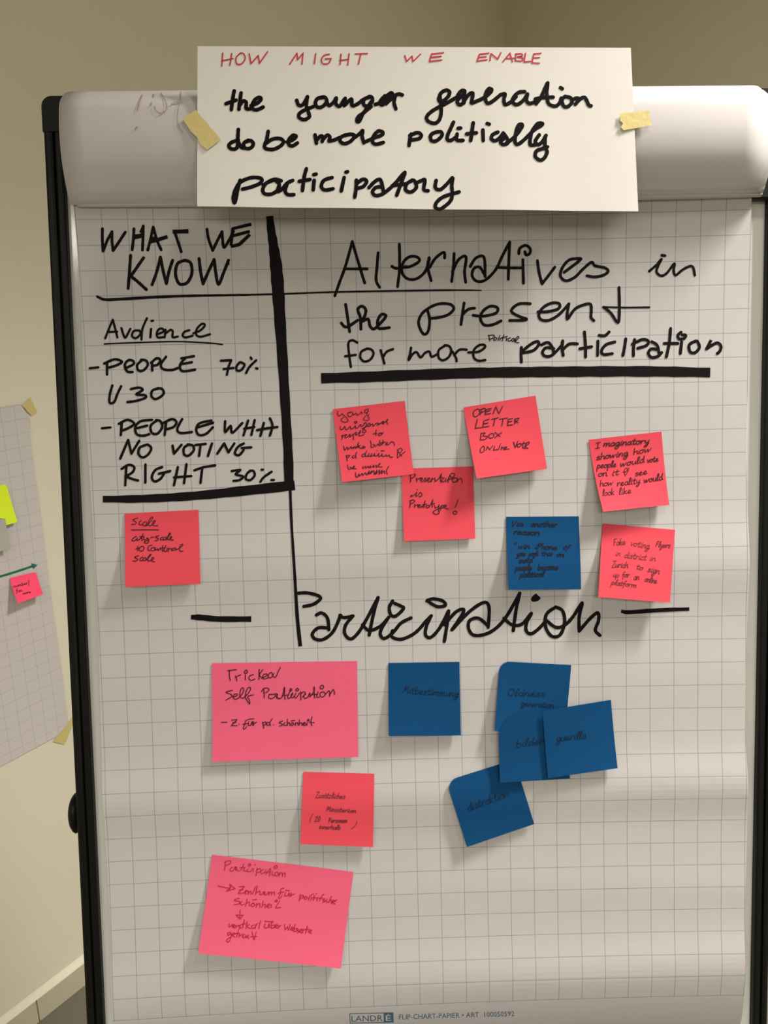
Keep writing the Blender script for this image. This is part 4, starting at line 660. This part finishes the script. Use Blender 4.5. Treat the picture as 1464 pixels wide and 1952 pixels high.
# ================================================================ sticky notes on the pad
mm = 0.001
NOTES = [
 ('young', [(633.9, 780.1), (771.5, 764.1), (788.7, 903.7), (652, 919.4)], (1, 1, 7, 12), M_CORAL, M_PEN, 'coral sticky note reading Young unengaged people to make better decision', 'coral', 1.6, None),
 ('presentation', [(765, 893.5), (902, 889), (906, 1026.8), (770.2, 1031.8)], (.6, .6, 4, 6), M_CORAL, M_PEN, 'coral sticky note reading Presentation is Pretotype, tucked below two others', 'coral', 1.6, None),
 ('letter', [(883.6, 776.6), (1020.9, 754.1), (1042.8, 893.4), (908.6, 912.3)], (1, 1, 6, 17), M_CORAL, M_PEN, 'coral sticky note reading OPEN LETTER BOX', 'coral', 1.6, None),
 ('imaginatory', [(1122, 838.3), (1261, 822.7), (1276, 962.4), (1150, 975.6)], (1, 1, 7, 15), M_CORAL, M_PEN, 'coral sticky note reading Imaginatory showing how people would vote', 'coral', 2.2, None),
 ('another', [(964.9, 985.3), (1103.3, 984.2), (1107.7, 1123.5), (969.2, 1124.4)], (1, 1, 6, 11), M_BLUE, M_NAVY, 'blue sticky note reading Via another reason, left of the Fake voting note', 'blue', 1.6, None),
 ('voting', [(1148.9, 998), (1287, 1010), (1277.2, 1149), (1140.7, 1138.2)], (1, 1, 12, 14), M_CORAL, M_FAINT, 'coral sticky note reading Fake voting Flyers in district, below the Imaginatory note', 'coral', 1.6, None),
 ('scale', [(237.2, 979), (378.2, 971.7), (382, 1113), (238.4, 1119)], (1, 1, 5, 9), M_CORAL, M_PEN, 'coral sticky note with underlined word Scale, below the RIGHT 30% line', 'coral', 1.6, None),
 ('tricked', [(403.8, 1264.4), (680.7, 1260.2), (682.8, 1443.1), (404.4, 1452.6)], (1, 1, 4, 6), M_PINK, M_PEN, 'large pink card reading Tricked self Participation in black', 'pink', 1.8, None),
 ('mitbestimmung', [(740.2, 1263.9), (875.7, 1261.8), (878.6, 1401.9), (741.4, 1403.3)], (1, 1, 5, 8), M_BLUE, M_NAVYF, 'blue sticky note standing alone right of the large pink Tricked card', 'blue', 1.6, None),
 ('disruption', [(850.5, 1489), (980.2, 1448.4), (1018.3, 1570.9), (890.4, 1614.7)], (3, .6, 3, 7), M_BLUE, M_NAVYF, 'tilted blue sticky note lowest of the overlapping blue group', 'blue', 1.6, {'TL': .16}),
 ('oldness', [(953, 1260.5), (1088.9, 1268), (1077, 1401), (943.3, 1393.9)], (3, .8, .8, 9), M_BLUE, M_NAVYF, 'blue sticky note uppermost of the overlapping blue group, top left corner curled', 'blue', 1.6, {'TL': .14}),
 ('bilden', [(950, 1360), (1079, 1353), (1086.4, 1484.3), (953.1, 1492.2)], (9, 5.5, 4, 7.5), M_BLUE, M_NAVYF, 'blue sticky note mostly hidden in the middle of the overlapping blue group', 'blue', 1.6, {'TL': .36}),
 ('guerilla', [(1034.3, 1355.7), (1164.6, 1334.3), (1177.4, 1464.4), (1044.6, 1483.6)], (9.5, 4, 7, 8.5), M_BLUE, M_NAVYF, 'blue sticky note reading guerilla, frontmost and rightmost of the blue group', 'blue', 1.6, None),
 ('ministerium', [(578.2, 1471.4), (713.5, 1475.1), (711, 1615), (572.5, 1609.2)], (1, 1, 6, 7), M_CORAL, M_FAINT, 'coral sticky note with faint script between the two large pink cards', 'coral', 1.6, None),
 ('partizipation', [(404, 1629.5), (673.8, 1662.4), (649.7, 1846.6), (377.6, 1817.3)], (1, 1, 8, 9), M_PINK, M_DRED, 'large pink card with red script, tilted, lowest on the pad', 'pink', 1.8, None)]
INKN = {M_PEN: 'black pen', M_FAINT: 'faded dark pen', M_NAVY: 'black pen', M_NAVYF: 'thin dark pen', M_DRED: 'red pen'}
GRP = {'coral': 'coral sticky notes on the pad', 'blue': 'blue sticky notes on the pad', 'pink': 'large pink cards on the pad'}
TRACED = {'letter': NOTE_LETTER, 'tricked': NOTE_TRICKED, 'partizipation': NOTE_RED, 'presentation': NOTE_PRESENT, 'scale': NOTE_SCALE}
for key, c, lf, m, ink, label, g, pw, rnd in NOTES:
    s_ = Sheet(c, tuple(q * mm for q in lf), 'paper', pw, rnd); V, F = s_.mesh(18, 18)
    o = mk('pink_card' if g == 'pink' else 'sticky_note', V, F, m, smooth=False); tag(o, label, 'card' if g == 'pink' else 'sticky note', GRP[g])
    if key == 'young': write(NOTE_YOUNG, s_.px, ink, o, 'black pen')
    elif key in TRACED: write(TRACED[key], s_.px, ink, o, 'red pen' if key == 'partizipation' else 'black pen')
    else: pen_lines(key, s_.px, ink, o, INKN[ink])
    if key == 'scale':
        k = Ink(s_.px); k.stroke([(250, 1010.5), (285, 1010), (302, 1010.3)], 1.8); k.build('pen_underline', ink, o)
# ================================================================ second squared sheet taped on the left wall
outl = [(-40, 780), (0, 776), (39.7, 770.5), (50, 787), (56, 800), (58.5, 848), (70.5, 930), (80, 1000), (91, 1090), (102, 1170), (113.5, 1250), (128, 1365), (129, 1375), (127, 1383), (107.6, 1404), (0, 1461.6)]
P3 = [hit_wall(x, y, 0.0022) for x, y in outl]
ul = (P3[0] - WO).dot(UD)
left_s = -0.66
top_z, bot_z = P3[0].z, P3[-1].z + 0.0
P3 = [WO + UD * left_s + WN * .0022 + Vector((0, 0, top_z + .004)), WO + UD * (left_s * .5) + WN * .0022 + Vector((0, 0, top_z + .002))] + P3 + [WO + UD * (left_s * .5) + WN * .0022 + Vector((0, 0, bot_z - .004)), WO + UD * left_s + WN * .0022 + Vector((0, 0, bot_z - .006))]
n = len(P3); V = P3 + [p - WN * .0004 for p in P3]
F = [tuple(reversed(range(n))), tuple(range(n, 2 * n))] + [(i, (i + 1) % n, n + (i + 1) % n, n + i) for i in range(n)]
PO = Vector((-0.66563245, 0.63725315, 0.08484783 + FLOOR))     # where its first ruled crossing lies
UVS = [((p - PO).dot(UD) / .025, (p.z - PO.z) / .0244 ) for p in V]
poster = mk('wall_sheet', V, F, M_POSTER, uv=UVS); tag(poster, 'large squared paper sheet taped to the cream wall left of the easel', 'sheet')
wall_map = lambda x, y, off: hit_wall(x, y, 0.0022 + off)
k = Ink(wall_map, 0.0004); k.stroke([(-30, 1106.5), (0, 1099), (30, 1090), (63, 1079)], 4.3); k.F.append(tuple(range(len(k.V), len(k.V) + 3))); k.V += [wall_map(59.5, 1073.5, .0006), wall_map(63.5, 1085, .0006), wall_map(71.5, 1077, .0006)]
k.build('drawn_arrow', M_GREEN, poster, 'dark green marker arrow pointing right')
tape([(41, 771.5), (57.5, 758), (71, 786), (60, 792)], (.003, .001, .001, .003), 'yellow masking tape on the upper right corner of the wall sheet', 'wall')
tape([(137.5, 1367), (147, 1362), (123, 1420), (102, 1413)], (.001, .001, .001, .003), 'yellow masking tape on the lower right corner of the wall sheet', 'wall')
s_ = Sheet([(19, 1102), (69, 1090), (82, 1133), (34.5, 1150)], (.004, .006, .022, .030), 'wall', 1.3, {'TR': .12}); V, F = s_.mesh(12, 12)
o = mk('sticky_note', V, F, M_HOT); tag(o, 'hot pink sticky note curling off the wall sheet under the green arrow', 'sticky note', 'sticky notes on the wall sheet'); pen_lines('wall', s_.px, M_PEN, o, 'thin dark pen')
s_ = Sheet([(-47, 940), (12, 922), (33.5, 995), (-25, 1012)], (.004, .004, .012, .012), 'wall', 1.3, {'TR': .1}); V, F = s_.mesh(12, 12)
o = mk('sticky_note', V, F, M_LIME); tag(o, 'bright lime sticky note at the left picture edge on the wall sheet', 'sticky note', 'sticky notes on the wall sheet')
k = Ink(s_.px); k.stroke([(-20, 991), (-6, 990), (3, 989)], 1.8); k.build('pen_underline', M_GREEN, o)
s_ = Sheet([(-56, 1001), (10, 988), (18, 1046), (-48, 1066)], (.014, .014, .017, .017), 'wall', 1.3); V, F = s_.mesh(12, 12)
o = mk('sticky_note', V, F, M_GREYN); tag(o, 'pale grey sticky note overlapping the lime one', 'sticky note', 'sticky notes on the wall sheet')
